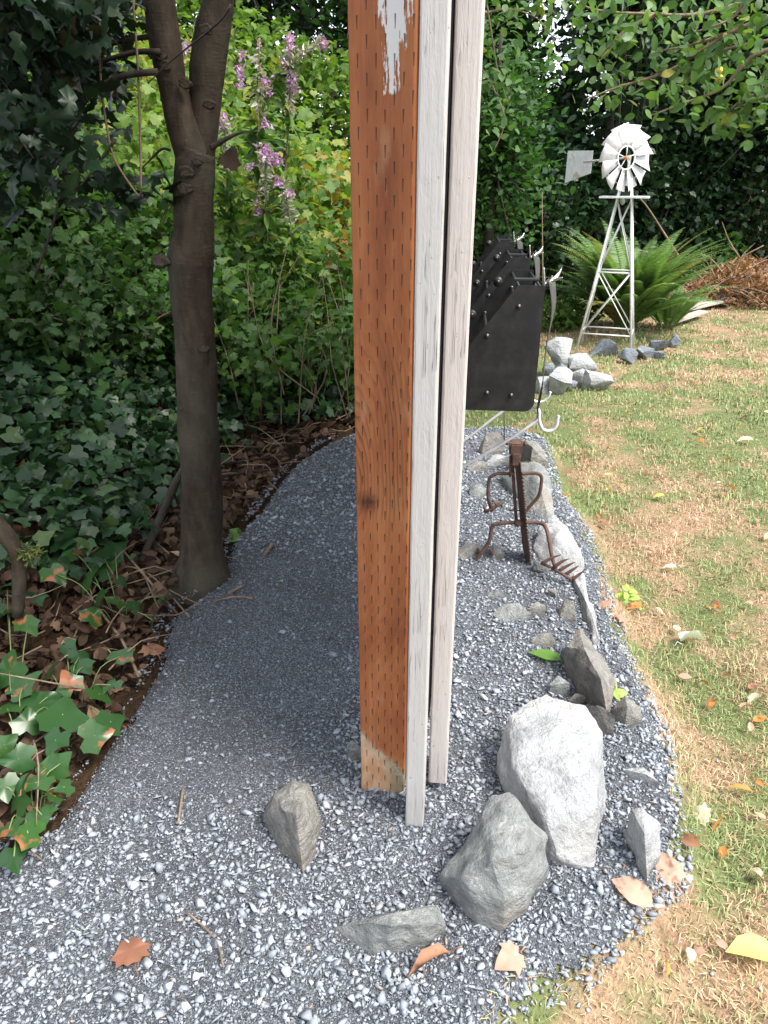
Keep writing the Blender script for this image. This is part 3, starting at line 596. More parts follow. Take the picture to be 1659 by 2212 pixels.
rock('pale stone touching the right board at the height of the figure feet', [(985, 1190, .02), (1012, 1168, .05), (1040, 1180, .04), (1035, 1205, .0), (1000, 1212, .0)], 'rock_tan', 4)
rock('dark grey stone beside the left hand of the figure', [(1012, 1055, .02), (1030, 1040, .05), (1052, 1055, .04), (1045, 1080, .0), (1018, 1080, .0)], 'rock_grey', 4)
blob('small dark stone between the figure feet', 1070, 1205, 42, .05, 'rock_grey'); blob('dark angular stone in front of the saw tip', 1168, 1235, 38, .05, 'rock_grey')
blob('small pale stone left of the pinkish flat stone', 1190, 1290, 28, .03, 'rock_tan'); blob('small pale stone at the bed edge beside the white sliver', 1335, 1410, 26, .03, 'rock_white')
blob('half hidden dark stone behind the orange post foot', 772, 1640, 50, .06, 'rock_grey')
# the heap by the windmill
PB = [('top left white rock of the heap beside the black boxes', 1206, 776, 66, .19, .09, 'rock_white'), ('white rock with a broad flat top, upper right of the heap', 1250, 796, 58, .14, .04, 'rock_white'),
      ('dark gapped rock low at the left of the heap', 1186, 806, 30, .10, .02, 'rock_blue'), ('small grey rock in the middle of the heap', 1213, 805, 32, .10, .03, 'rock_blue'),
      ('upright grey white rock in the middle right of the heap', 1241, 820, 38, .13, .0, 'rock_white'), ('largest white rock at the right end of the heap', 1283, 828, 64, .15, .0, 'rock_white'),
      ('tall white rock at the front of the heap', 1206, 838, 58, .17, .0, 'rock_white'), ('rock at the left end of the heap, half behind the black box', 1176, 838, 34, .14, .0, 'rock_white'),
      ('little rock wedged at the front of the heap', 1232, 833, 26, .08, .0, 'rock_blue')]
for lb, a, b, wpx, hz, z, mt in PB: blob(lb, a, b + 10, wpx * 1.22, hz * 1.15, mt, z=LZ + z, depth=.9, group='rock heap beside the lawn')
PW = [('long low blue grey rock between the windmill feet', 1297, 766, 78, .15, 'rock_blue'), ('pale cube like rock in front of the right windmill foot', 1354, 784, 46, .13, 'rock_blue'),
      ('grey block right of the right windmill foot', 1390, 775, 48, .12, 'rock_blue'), ('dark grey pointed rock at the fern base', 1422, 757, 44, .12, 'rock_blue'),
      ('dark rock farthest right at the fern base', 1449, 747, 46, .13, 'rock_blue'), ('low grey rock in front of the pointed rock', 1422, 773, 36, .07, 'rock_blue')]
for lb, a, b, wpx, hz, mt in PW: blob(lb, a, b, wpx, hz, mt, group='rocks round the windmill bed')

# ------------------------------------------------------------------ timber screen seen end on
scr = empty('timber_screen', (0, 1.1, 0), label='tall timber screen seen end on, orange incised post with two white painted boards', cat='screen')
def zat(py, Y): return D(900, py, Y)[2]
YP, YL, YR = 1.10, 1.02, 1.11
xp0 = D(758.5, 486, YP)[0]; xl0 = D(898, 486, YL)[0]; xl1 = D(956, 486, YL)[0]; xr0 = D(966.5, 486, YR)[0]; xr1 = D(1024.5, 486, YR)[0]
def boardmesh(w_, d_, z0, z1, bev, wob=0.0, seed=0):
    bm = bmesh.new(); n = 90; r = np.random.default_rng(seed); lw = np.cumsum(r.normal(0, wob, n + 1)); lw -= np.linspace(lw[0], lw[-1], n + 1)
    rings = []
    for i in range(n + 1):
        z = z0 + (z1 - z0) * i / n; e = bev * (1 + .35 * mnoise.noise(Vector((seed, 0, z * 25)))); o = lw[i]; rg = []
        for x, y in ((e, 0), (w_ - e, 0), (w_ - e * .3, e * .3), (w_, e), (w_, d_ - e), (w_ - e, d_), (e, d_), (0, d_ - e), (0, e), (e * .3, e * .3)): rg.append(bm.verts.new((x + o, y + .3 * o, z)))
        rings.append(rg)
    for a, b in zip(rings, rings[1:]):
        for i in range(10): bm.faces.new((a[i], a[(i + 1) % 10], b[(i + 1) % 10], b[i]))
    bm.faces.new(rings[0][::-1]); bm.faces.new(rings[-1]); bmesh.ops.recalc_face_normals(bm, faces=bm.faces[:])
    me = bpy.data.meshes.new('board'); bm.to_mesh(me); bm.free()
    return me
def pl(name, me, mat, loc, label=None):
    o = link(name, me, mat, scr, label=label); o.location = Vector(loc) - scr.location; return o
pl('post', boardmesh(.0905, .089, -.15, 2.15, .003, 0, 1), 'post', (xp0, YP, .0), 'orange brown incised treated timber post')
pl('trim_board', boardmesh(xl1 - xl0, .058, -.1, 2.15, .0030, .00012, 2), 'paint_grey', (xl0, YL, 0), 'left white board with cracked paint, reaching into the gravel')
pl('trim_board', boardmesh(xr1 - xr0, .079, .032, 2.15, .0040, .00005, 3), 'paint_pink', (xr0, YR, 0), 'right warm white board ending just above the gravel')
xg = xl1 + .0015
pl('panel', (lambda o: o.data)(box('panel', (0, 0, 0), (.006, 2.1, 1.85), 'panel')), None, (xl1 - .004, YL + .10, .2), 'dark panel between the boards')
bpy.data.objects.remove([o for o in bpy.data.objects if o.name.startswith('panel') and o.parent is None][0])
pl('post', boardmesh(.0905, .089, -.15, 2.15, .003, 0, 5), 'post', (xp0, 3.2, .0))
for z in (.25, 1.05, 1.95): 
    b = box('rail', (xl1 + .004, YR + .085, z), (xr1 - .006, 3.28, z + .07), 'paint_pink', None, .002); b.parent = scr; b.location = -scr.location
splx = box('wood_splinter', (xr0 + .012, YR + .02, .012), (xr0 + .022, YR + .035, .034), 'twig', None, .002); splx.parent = scr; splx.location = -scr.location

# ------------------------------------------------------------------ black steel boxes
def X3(px, Y): return D(px, 620, Y)[0]
Z1t = D(1177, 617, 1.55)[2]; Z1b = D(1150, 890, 1.55)[2]
def make_unit(Y0, dep, Xr, dz, label):
    t = empty('wall_box', (xr1 + .001, Y0, Z1b + dz), label=label, cat='metal box', group='black steel boxes on the screen')
    Hh = Z1t - Z1b; W = Xr - xr1 - .001; fl = .054; rc = .022
    prof = [(0, 0)] + [(W - rc + rc * math.sin(a), rc - rc * math.cos(a)) for a in np.linspace(0, math.pi / 2, 7)] + [(W + .001, Hh), (W - fl, Hh), (0, Hh - (W - fl) * 1.33)]
    for k, yy in enumerate((0.0, dep)):
        prism('side_plate', [(x, yy, z) for x, z in prof], (0, .003, 0), 'black', t, .0006)
    rodp = [(W - .036, Hh * .33 * 0 + .905 * Hh * .86), (W - .108, Hh * .55), (W - .11, .022), (W - .055, .018)]
    rodp = [(W - .050, Hh - .043), (W - .112, Hh - .105), (W - .105, .040), (W - .052, .036)]
    for x, z in rodp:
        if x < .008: continue
        V, F = tube([(x, .003, z), (x, dep, z)], .004, 10); link('spacer_rod', raw('spacer_rod', V, F, True), 'black', t)
        for yy, sg in ((0, -1), (dep, -1)):
            V, F = merge([tube([(x, yy + sg * .0005, z), (x, yy + sg * .003, z)], .0055, 14), tube([(x, yy - .003, z), (x, yy - .0052, z)], .0036, 8)])
            link('bolt', raw('bolt', V, F, True), 'blackmetal', t)
    # corner rods, strap over the open top, tabs
    for x in (W - fl + .004, W - .006):
        V, F = tube([(x, .003, Hh - .007), (x, dep, Hh - .007)], .0032, 8); link('top_rod', raw('top_rod', V, F, True), 'blackmetal', t)
    box('strap', (W - fl - .002, dep * .35, Hh - .0035), (W - .001, dep * .35 + .028, Hh + .0005), 'blackmetal', t, .0005)
    for x, z in ((W - fl - .030, Hh - .028), (W - fl - .09, Hh - .108)):
        if x > .005:
            V, F = tube([(x, dep - .012, z), (x, dep - .006, z)], .012, 16); link('washer_tab', raw('washer_tab', V, F, True), 'black', t)
            V, F = tube([(x, dep - .016, z), (x, dep - .012, z)], .005, 10); link('bolt', raw('bolt', V, F, True), 'blackmetal', t)
    # buckled grey sheet hanging on the front
    nz, ny = 18, 6; V = []
    for i in range(nz + 1):
        s = i / nz; z = Hh * (1.0 - 1.03 * s); xw = W + .006 + .014 * math.sin((1 - s) * 3.0) ** 2 + .006 * math.sin(s * 9)
        for j in range(ny + 1):
            u = j / ny; V.append((xw + (.010 + .030 * (1 - s)) * u, .012 + u * (dep * .72) * (1 - .55 * s ** 2), z + .012 * (1 - u) * (s < .5) - .02 * u * (s < .2)))
    F = [(i * (ny + 1) + j, i * (ny + 1) + j + 1, (i + 1) * (ny + 1) + j + 1, (i + 1) * (ny + 1) + j) for i in range(nz) for j in range(ny)]
    o = link('front_sheet', raw('front_sheet', np.array(V), np.array(F), True), 'sheet', t); md = o.modifiers.new('thick', 'SOLIDIFY'); md.thickness = .0015
    # silver prongs
    ps = []
    for pts, r in (([(W + .002, .02, Hh - .01), (W - .002, .015, Hh + .018), (W - .004, .012, Hh + .034)], [.0028, .0022, .001]),
                   ([(W + .002, .05, Hh - .006), (W + .012, .06, Hh - .001), (W + .022, .07, Hh + .003), (W + .032, .075, Hh + .012), (W + .040, .08, Hh + .026)], [.003, .006, .006, .004, .001]),
                   ([(W + .008, .07, Hh - .002), (W + .014, .04, Hh + .008), (W + .016, .03, Hh + .016)], [.003, .002, .001]),
                   ([(W + .022, .07, Hh + .001), (W + .028, .04, Hh + .009), (W + .036, .02, Hh + .014)], [.004, .003, .001])):
        ps.append(tube(pts, r, 7, 3))
    V, F = merge(ps); link('prongs', raw('prongs', V, F, True), 'silver', t)
    return t
make_unit(1.55, .30, D(1177, 617, 1.55)[0], 0, 'nearest black steel box with sloped top, silver prongs above its buckled front sheet')
make_unit(2.17, .32, D(1146, 556, 2.17)[0], 0, 'middle black steel box on the white boards, between two others')
make_unit(2.82, .32, D(1111, 519, 2.82)[0], 0, 'farthest black steel box, its silver prongs against the dark trees')
def hook(dep, pts_hook, brace, label):
    t = empty('plant_hook', tuple(D(brace[0][0], brace[0][1], dep)), label=label, cat='hook', group='white wall hooks'); b = np.array(t.location)
    def strip(name, L, wd):
        q = np.array([D(a, c, dep) for a, c in L]) - b
        V, F = tube(q, .0042, 4, 5); V = V.reshape(-1, 3); V[:, 1] = (V[:, 1]) * 1.0
        c = V[:, 1].mean(); V[:, 1] = c + (V[:, 1] - c) * (wd / .0084) * 1.0; link(name, raw(name, V, F), 'whitemetal', t)
    strip('hook_arm', pts_hook, .014); strip('brace', brace, .014)
hook(1.62, [(1000, 880), (1150, 884), (1158, 882), (1164, 888), (1164, 900), (1166, 914), (1174, 928), (1190, 930), (1201, 920), (1205, 902), (1207, 898)], [(980, 1019), (1062, 972), (1120, 936), (1152, 914), (1162, 905)], 'near white steel hook with a long diagonal brace')
hook(2.25, [(1000, 790), (1130, 800), (1143, 820), (1146, 850), (1153, 865), (1170, 868), (1184, 858), (1189, 846)], [(970, 970), (1005, 950), (1060, 908), (1110, 870), (1140, 845)], 'far white steel hook behind the nearest black box')
tubeobj('thin_stake', [D(1089, 870, 2.6), D(1089, 950, 2.6)], .002, 'twig_dark', seg=6, label='thin dark wire stake behind the front brace', cat='stake')

# ------------------------------------------------------------------ rusty figure
def make_figure():
    Yf = 2.12; base = G(1110, 1220); t = empty('metal_figure', tuple(base), label='rusty scrap metal figure with saw blade body and rebar limbs', cat='sculpture')
    def q(L, dy=0):
        dd = np.broadcast_to(dy, (len(L),)); return np.array([D(a, b, Yf + k) for (a, b), k in zip(L, dd)]) - base
    def rebar(name, pts, r=.0054, **kw):
        V, F = tube(pts, r, 10, 10)
        rings = len(V) // 10; V = V.copy(); body = V[:rings * 10].reshape(rings, 10, 3); c = body.mean(1, keepdims=True); k = np.where(np.arange(rings) % 2 == 0, 1.10, .93)[:, None, None]
        V[:rings * 10] = (c + (body - c) * k).reshape(-1, 3); return link(name, raw(name, V, F, True), 'rust', t, **kw)
    # saw blade: narrow plate turned almost edge on, teeth to the right
    Lb = [(1108, 975), (1112, 1005), (1118, 1065), (1123, 1120), (1128, 1180), (1143, 1232)]; Rb = [(1124, 1000), (1129, 1060), (1133, 1100), (1137, 1150), (1142, 1190), (1146, 1232)]
    nt = 34; bm = bmesh.new(); l = q(Lb, .06); r = q(Rb, -.02)
    def samp(a, s):
        s *= len(a) - 1; i = min(int(s), len(a) - 2); return a[i] + (a[i + 1] - a[i]) * (s - i)
    poly = [samp(l, s) for s in np.linspace(1, 0, 14)]
    for i in range(nt):
        s0 = i / nt; d = np.array([.006, -.004, 0]) * (1 if s0 > .05 else 0); poly.append(samp(r, s0)); poly.append(samp(r, s0 + .6 / nt) + d)
    poly.append(samp(r, 1)); prism('saw_blade', [tuple(v) for v in poly], (.0022, .0012, 0), 'rust', t)
    # stiffener bar and handle bracket behind the blade
    tubeobj('back_bar', q([(1106, 985), (1110, 1050), (1114, 1110), (1116, 1128)], .02), .006, 'rust', t, 6)
    tubeobj('shim_bar', q([(1102, 985), (1102, 1030)], -.01), .0035, 'rust', t, 5)
    # head: clamp block with jaw and two bolt balls
    c = q([(1114, 968)])[0]; s = S(c + base)
    box('head_block', tuple(c + np.array([-13, 0, -14]) * s * 1.0 + [0, -.02, 0]), tuple(c + np.array([13, 0, 13]) * s + [0, .035, 0]), 'rust', t, .004)
    box('jaw', tuple(c + np.array([-7, 0, -34]) * s + [0, -.028, 0]), tuple(c + np.array([8, 0, -6]) * s + [0, -.012, 0]), 'rust', t, .003)
    tubeobj('screw', [c + np.array([0, 0, -30]) * s, c + np.array([0, 0, -44]) * s], .006, 'rust', t, 8)
    tubeobj('collar_plate', q([(1114, 970), (1114, 992)], .03), .017, 'rust', t, 14)
    for sg in (-1, 1):
        e = c + np.array([sg * 18, 0, 12]) * s; V, F = merge([tube([c + np.array([sg * 8, 0, 9]) * s, e], .005, 8), tube([e - [sg * .004, 0, 0], e - [sg * .001, 0, 0], e + [sg * .004, 0, 0], e + [sg * .0075, 0, 0]], [.004, .0085, .0085, .004], 10)])
        link('head_bolt', raw('head_bolt', V, F, True), 'rust', t)
    rebar('arm', q([(1112, 1024), (1080, 1023), (1066, 1026), (1058, 1033), (1055, 1050), (1054, 1070), (1058, 1090), (1063, 1104)]))
    rebar('arm', q([(1125, 1024), (1155, 1022), (1167, 1026), (1170, 1036), (1167, 1060), (1162, 1074), (1148, 1090), (1136, 1104)]))
    rebar('leg', q([(1118, 1129), (1085, 1130), (1068, 1133), (1062, 1142), (1058, 1165), (1052, 1178), (1036, 1200), (1024, 1222)], 0), .0062)
    rebar('leg', q([(1124, 1129), (1155, 1129), (1172, 1132), (1180, 1142), (1186, 1165), (1190, 1190), (1196, 1215), (1203, 1236)], [.0, .0, -.01, -.03, -.06, -.08, -.10, -.12]), .0062)
    tubeobj('hip_nut', q([(1112, 1130), (1126, 1130)]), .012, 'rust', t, 8)
    # left hand: stub of a rake head
    tubeobj('hand_bar', q([(1046, 1107), (1060, 1100), (1074, 1093), (1084, 1084)], -.01), .0055, 'rust', t, 6)
    for a, b, c2, d in ((1048, 1106, 1045, 1090), (1062, 1098, 1060, 1084), (1083, 1086, 1084, 1096), (1073, 1092, 1066, 1082)): tubeobj('tine', q([(a, b), (c2, d)], -.01), [.005, .0022], 'rust', t, 5)
    # feet
    for L in ([(1032, 1184), (1036, 1200), (1042, 1216)], [(1058, 1186), (1066, 1200), (1072, 1216)]): tubeobj('foot_tine', q(L, .02), [.0055, .005, .003], 'rust', t, 5, 3)
    tubeobj('rake_bar', q([(1168, 1216), (1190, 1225), (1215, 1240), (1235, 1252)], [-.10, -.11, -.13, -.14]), .0050, 'rust', t, 6)
    for (a, b), (c2, d), (e, f) in (((1170, 1218), (1190, 1206), (1212, 1198)), ((1195, 1227), (1214, 1213), (1229, 1207)), ((1206, 1234), (1226, 1222), (1242, 1214)), ((1220, 1242), (1238, 1230), (1250, 1222)), ((1235, 1252), (1250, 1242), (1262, 1232))):
        tubeobj('rake_tine', q([(a, b), (c2, d), (e, f)], -.12), [.006, .0045, .0015], 'rust', t, 6, 3)
    tubeobj('cross_pin', q([(1098, 1102), (1150, 1104)], .01), .002, 'rust', t, 5)
make_figure()

# ------------------------------------------------------------------ windmill
def make_windmill():
    f0 = P(1242, 768, LZ); f1 = P(1363, 777, LZ); c0 = (f0 + f1) / 2; wdt = np.linalg.norm(f1 - f0); dirx = unit(f1 - f0); dirx[2] = 0; dirx = unit(dirx); diry = np.array([-dirx[1], dirx[0], 0])
    ctr = c0 + diry * wdt * .42; ctr[2] = LZ; t = empty('garden_windmill', tuple(ctr), label='white metal garden windmill standing before the large fern', cat='windmill')
    def zpix(py): return D(1300, py, ctr[1])[2]
    zt = D(1335, 392, ctr[1])[2] - LZ; zp = D(1327, 428, ctr[1])[2] - LZ
    Bh = wdt / 2; Th = .035
    def leg(sx, sy, z):
        s = z / zt; h = Bh * (1 - s) + Th * s; return np.array(dirx * sx * h + diry * sy * h * .85 + [0, 0, z])
    for sx in (-1, 1):
        for sy in (-1, 1): tubeobj('leg', [leg(sx, sy, -.04), leg(sx, sy, zt + .02)], .0095, 'mill', t, 6)
    zl = [D(1300, 724, c0[1])[2] - LZ, D(1300, 591, c0[1])[2] - LZ, zp - .01]
    for a, b in (((-1, -1), (1, -1)), ((-1, 1), (1, 1)), ((-1, -1), (-1, 1)), ((1, -1), (1, 1))):
        for z in zl[:2]: tubeobj('rung', [leg(*a, z), leg(*b, z)], .0062, 'mill', t, 5)
        for z0, z1 in ((zl[0], zl[1]), (zl[1], zl[2])):
            tubeobj('cross_brace', [leg(*a, z0), leg(*b, z1)], .0048, 'mill', t, 5); tubeobj('cross_brace', [leg(*b, z0), leg(*a, z1)], .0048, 'mill', t, 5)
    pw = .178; V = [dirx * a * pw + diry * b * pw * .8 + np.array([0, 0, zp]) for a, b in ((-1, -1), (1, -1), (1, 1), (-1, 1))]; prism('platform', [tuple(v) for v in V], (0, 0, .014), 'mill', t, .002)
    # wheel
    zh = D(1353, 341, ctr[1])[2] - LZ; ax = unit(np.array([math.sin(math.radians(29)), -math.cos(math.radians(29)), 0.0])); ax = unit(ax + np.array([0, 0, .06])); side = unit(np.cross([0, 0, 1], ax)); up = np.cross(ax, side)
    hub = np.array([0, 0, zh]) + ax * .07; hub = D(1353, 341, ctr[1] + hub[1]) - ctr
    wheel = link('wheel', raw('wheel', *tube([hub - ax * .012, hub + ax * .014], .014, 10), True), 'bud', t)
    Rr, ri = .222, .078
    for k in range(12):
        a = k * math.pi / 6 + .13; rd = math.cos(a) * up + math.sin(a) * side; tn = -math.sin(a) * up + math.cos(a) * side
        tw = math.radians(22); cr = math.cos(tw) * tn + math.sin(tw) * ax; nn = np.cross(rd, cr)
        V = []; m_ = 4
        for i in range(m_ + 1):
            s = i / m_; rr = ri + (Rr - ri) * s; hw = .020 + .047 * s
            for j in (-1, 0, 1): V.append(hub + rd * rr + cr * hw * j + nn * (.010 * (1 - j * j)))
        F = [(i * 3 + j, i * 3 + j + 1, i * 3 + j + 4, i * 3 + j + 3) for i in range(m_) for j in range(2)]
        b = link('blade', raw('blade', np.array(V), np.array(F)), 'mill', wheel); sdm = b.modifiers.new('t', 'SOLIDIFY'); sdm.thickness = .0018
    def ring(r, z, rr): 
        a = np.linspace(0, 2 * math.pi, 33); q = [hub + ax * z + r * (math.cos(x) * up + math.sin(x) * side) for x in a]; return tube(q, rr, 6)
    link('inner_ring', raw('inner_ring', *ring(ri, .0, .006), True), 'mill', wheel); link('outer_ring', raw('outer_ring', *ring(Rr * .78, -.022, .0025), True), 'mill', wheel)
    for k in range(5):
        a = k * 2 * math.pi / 5; tubeobj('spoke', [hub, hub + ri * (math.cos(a) * up + math.sin(a) * side)], .004, 'mill', wheel, 5)
    tubeobj('shaft_head', [np.array([0, 0, zt - .03]), np.array([0, 0, zh + .02])], .012, 'mill', t, 8)
    tubeobj('axle', [hub, np.array([0, 0, zh])], .008, 'mill', t, 6)
    te = hub - ax * .50; te[2] = hub[2] - .012
    tubeobj('tail_boom', [hub, te], .0075, 'mill', t, 6)
    u = unit(np.array([-ax[0], -ax[1], 0])); v0 = te - u * .10
    q = [v0 + u * .0 + [0, 0, .075], v0 + u * .0 + [0, 0, -.085], v0 + u * .33 + [0, 0, -.155], v0 + u * .33 + [0, 0, .085]]
    prism('tail_vane', [tuple(x) for x in q], tuple(side * .003), 'mill', t, .0008)
make_windmill()

# ------------------------------------------------------------------ fern
def make_fern(px, py, n, lenm, label):
    b = G(px, py); t = empty('sword_fern', tuple(b), label=label, cat='fern')
    for i in range(n):
        az = i * 2.39996 + random.uniform(-.2, .2); el = random.uniform(.75, 1.4) if i > n * .45 else random.uniform(1.15, 1.5); L = lenm * random.uniform(.75, 1.15)
        d = np.array([math.cos(az), math.sin(az), 0]); pts = []; pos = d * .05; e = el; m_ = 26
        for s in range(m_):
            pts.append(pos.copy()); e -= (.022 + .040 * s / m_) * random.uniform(.8, 1.2); pos = pos + (d * math.cos(e) + np.array([0, 0, math.sin(e)])) * L / m_
        pts = np.array(pts); tg = unit(np.gradient(pts, axis=0)); sd_ = np.cross(tg, np.array([0, 0, 1.0])); sd_ = unit(sd_); nr = np.cross(sd_, tg)
        parts = []; stem = tube(pts, np.linspace(.004, .001, m_), 4); parts.append((stem[0], stem[1], np.full(len(stem[0]), .9)))
        ss = np.arange(3, m_, .5); tone = np.clip(random.gauss(.5, .2), 0, .97); tone = 1.0 if random.random() < .05 else tone
        for sg in (-1, 1):
            P_ = np.array([pts[int(s)] * (1 - s % 1) + pts[min(int(s) + 1, m_ - 1)] * (s % 1) for s in ss]); I = np.minimum(ss.astype(int), m_ - 1)
            f = unit(sg * sd_[I] + .35 * tg[I] - .12 * nr[I]); nn = nr[I] + R.normal(0, .2, (len(I), 3)); nn = unit(nn - (nn * f).sum(1, keepdims=True) * f); r = np.cross(f, nn)
            ln = .066 * L / .7 * np.clip(np.sin(np.pi * np.clip((ss - 1) / (m_ - 1), 0, 1) ** .75), .12, 1); tv, tf = T['pinna']
            V = P_[:, None] + ln[:, None, None] * (tv[None, :, 0:1] * 1.15 * r[:, None] + tv[None, :, 1:2] * f[:, None] + tv[None, :, 2:3] * nn[:, None])
            parts.append((V.reshape(-1, 3), (tf[None] + (np.arange(len(ss)) * 6)[:, None, None]).reshape(-1, 3), np.full(V.shape[0] * 6, tone) + R.normal(0, .04, V.shape[0] * 6)))
        V, F, tt = merge(parts); link('frond', raw('frond', V, F, tone=tt), 'fern', t)
make_fern(1350, 708, 150, 1.02, 'large arching sword fern behind the windmill legs')
make_fern(1440, 712, 26, .6, 'smaller low fern clump right of the large fern')

# ------------------------------------------------------------------ trees and shrubs
def ell_pts(c, r, n, shell=.5, rng=R):
    d = unit(rng.normal(0, 1, (n, 3))); k = rng.uniform(shell, 1, n) ** .6; return np.array(c) + d * k[:, None] * np.array(r)
def bough_cloud(base, c, r, nb, nl, lf, droop=.0):
    """branch tips filling an ellipsoid; leaves cluster along each"""
    tips = ell_pts(c, r, nb, .35); parts = []; lp = []; ax = np.array(base)
    for tp in tips:
        st = ax + (np.array(c) - ax) * random.uniform(.2, .9); mid = (st + tp) / 2 + R.normal(0, .1, 3) * np.linalg.norm(tp - st); parts.append((st, mid, tp))
        s = R.uniform(.25, 1.05, nl); q = ((1 - s) ** 2)[:, None] * st + (2 * s * (1 - s))[:, None] * mid + (s * s)[:, None] * tp
        q = q + R.normal(0, lf, (nl, 3)) * np.array([1, 1, .55]); q[:, 2] -= droop * s * s; lp.append(q)
    return parts, np.concatenate(lp)
def tree(name, label, xy, h, tr, crown_c, crown_r, nb, nl, cl, size, tpl, mat, bark='bark', spread=.7, nrm=(0, 0, 1), group=None, branches=True, tone=None, lean=(0, 0), droop=0., cat='tree'):
    z = Hp(*xy) if abs(xy[0]) < 9 and xy[1] < 16 else 0; t = empty(name, (xy[0], xy[1], z), label=label, cat=cat, group=group)
    top = np.array([lean[0], lean[1], h]); pts = [np.array([0, 0, -.1]), top * .33 + R.normal(0, .04, 3) * h * .1, top * .66 + R.normal(0, .05, 3) * h * .1, top]
    tubeobj('trunk', pts, [tr, tr * .8, tr * .6, tr * .25], bark, t, 10, 5)
    br, lp = bough_cloud(top * .55, crown_c, crown_r, nb, nl, cl, droop)
    if branches:
        V, F = merge([tube(b, [tr * .22, tr * .14, tr * .05], 4, 3, cap=False) for b in br[:90]]); link('branches', raw('branches', V, F, True), bark, t)
    leafobj('crown', lp, size * R.uniform(.7, 1.25, len(lp)), tpl, mat, t, spread=spread, nrm=np.array(nrm), tone=tone if tone is None else np.full(len(lp), tone)); return t

# --- forked trunk in the foreground
fb = G(437, 1238); YT = fb[1]
ft = empty('forked_tree', tuple(fb), label='forked brown tree trunk growing at the left edge of the gravel', cat='tree')
def ftp(L, dy=0): 
    q = [D(a, b, YT + dy) for a, b, c in L]; return np.array(q) - fb, np.array([c * S(x) for (a, b, c), x in zip(L, q)])
def organic(pts, rad, sub, seed, seg=28):
    V, F = tube(pts, rad, seg, sub)
    for i in range(len(V)):
        v = Vector(V[i]); d = mnoise.noise(Vector((v.x * 14, v.y * 14, v.z * 6)) + Vector((seed,) * 3)) * .004 + mnoise.noise(v * 45) * .0012; V[i] += np.array([d, d * .5, 0]) * 1.4 
    return V, F
stems = [([(434, 1264, 96), (435, 1245, 68), (437, 1210, 51), (436, 1160, 45.5), (434, 1050, 43.5), (430, 950, 42.5), (427, 870, 42), (424, 800, 42), (421, 740, 42), (418, 690, 43), (413, 640, 44), (412, 595, 46), (411, 565, 50), (414, 540, 48), (418, 505, 43), (418, 440, 41), (419, 395, 42), (421, 355, 43), (428, 325, 38)]),
         ([(424, 400, 36), (412, 330, 35), (398, 290, 34), (386, 245, 34), (376, 195, 33), (366, 148, 34), (360, 110, 34), (352, 60, 33), (345, 0, 33), (336, -100, 31), (322, -250, 28), (305, -420, 22)]),
         ([(430, 400, 34), (436, 340, 28), (440, 290, 29), (441, 245, 31), (443, 200, 33), (447, 150, 37), (456, 90, 37), (465, 40, 34), (472, 0, 33), (482, -80, 31), (500, -220, 26), (520, -420, 20)])]
parts = []
for i, s in enumerate(stems): q, r = ftp(s, [0, 0, .035][i]); parts.append(organic(q, r, 5, i))
V, F = merge(parts); link('trunk', raw('trunk', V, F, True), 'bark', ft)
for a, b, r in ((370, 147, 9), (412, 185, 10), (456, 70, 10), (441, 350, 8), (415, 408, 11), (463, 230, 9), (453, 745, 8), (362, 560, 13), (362, 128, 8), (345, 124, 8), (418, 372, 12), (425, 1010, 6), (408, 870, 6)):
    q, rr = ftp([(a, b, r)]); g_ = rr[0]; q = q[0] + np.array([0, -.050 if b > 330 else -.038, 0]); V = ell_pts((0, 0, 0), (1, 1, 1), 60, 1.0); bm = bmesh.new(); [bm.verts.new(v) for v in unit(V)]; bmesh.ops.convex_hull(bm, input=bm.verts[:])
    bmesh.ops.triangulate(bm, faces=bm.faces[:]); bmesh.ops.subdivide_edges(bm, edges=bm.edges[:], cuts=1, use_grid_fill=True)
    for v in bm.verts:
        w_ = v.co.normalized(); k_ = 1 + .45 * mnoise.noise(w_ * 1.8 + Vector((a, b, 0))) + .2 * mnoise.noise(w_ * 5); ph = w_.y < -.75; v.co = Vector((w_.x * g_ * 1.5 * k_, w_.y * g_ * (.55 if not ph else .30) * k_, w_.z * g_ * 1.0 * k_))
    me = bpy.data.meshes.new('knot'); bm.to_mesh(me); bm.free()
    for f in me.polygons: f.use_smooth = True
    o_ = link('knot', me, 'bark', ft); o_.location = q
def brn(pl, r, dy=0, mat='twig_dark', parent=None, name='branch'):
    q = np.array([D(a, b, YT + dy) for a, b in pl]) - (fb if parent else 0); return tubeobj(name, q, np.linspace(r, r * .35, len(q)), mat, parent, 6, 4)
for pl_, r, dy in (([(340, 78), (300, 82), (240, 95), (190, 105), (150, 130)], .007, 0), ([(345, 112), (300, 112), (255, 122), (200, 140), (140, 180), (90, 240)], .0075, -.05), ([(340, 155), (290, 160), (250, 170), (205, 195), (180, 225), (160, 270), (150, 330), (130, 420), (110, 500), (75, 600)], .008, -.1),
                   ([(455, 320), (480, 305), (505, 292), (527, 285)], .008, 0), ([(368, 325), (350, 322), (325, 345), (305, 365)], .004, 0), ([(500, 10), (470, 50), (415, 95), (360, 140), (320, 180)], .003, -.12), ([(250, 300), (215, 350), (175, 400), (140, 450)], .004, -.1), ([(205, 195), (160, 190), (120, 205)], .004, -.1)):
    brn(pl_, r, dy, parent=ft)
for pl_ in ([(285, -40), (292, 60), (298, 150), (303, 300), (305, 425)], [(210, -30), (214, 80), (220, 200), (240, 320), (262, 370), (300, 425)]): tubeobj('hanging_vine', [D(a, b, YT - .1) for a, b in pl_], .0028, 'twig', seg=5, sub=4, label='thin bare vine hanging %s' % ('straight down left of the forked trunk' if pl_[0][0] == 285 else 'crookedly through the holly leaves'), cat='vine')
for c_ in ((500, 235), (492, 375)): pass
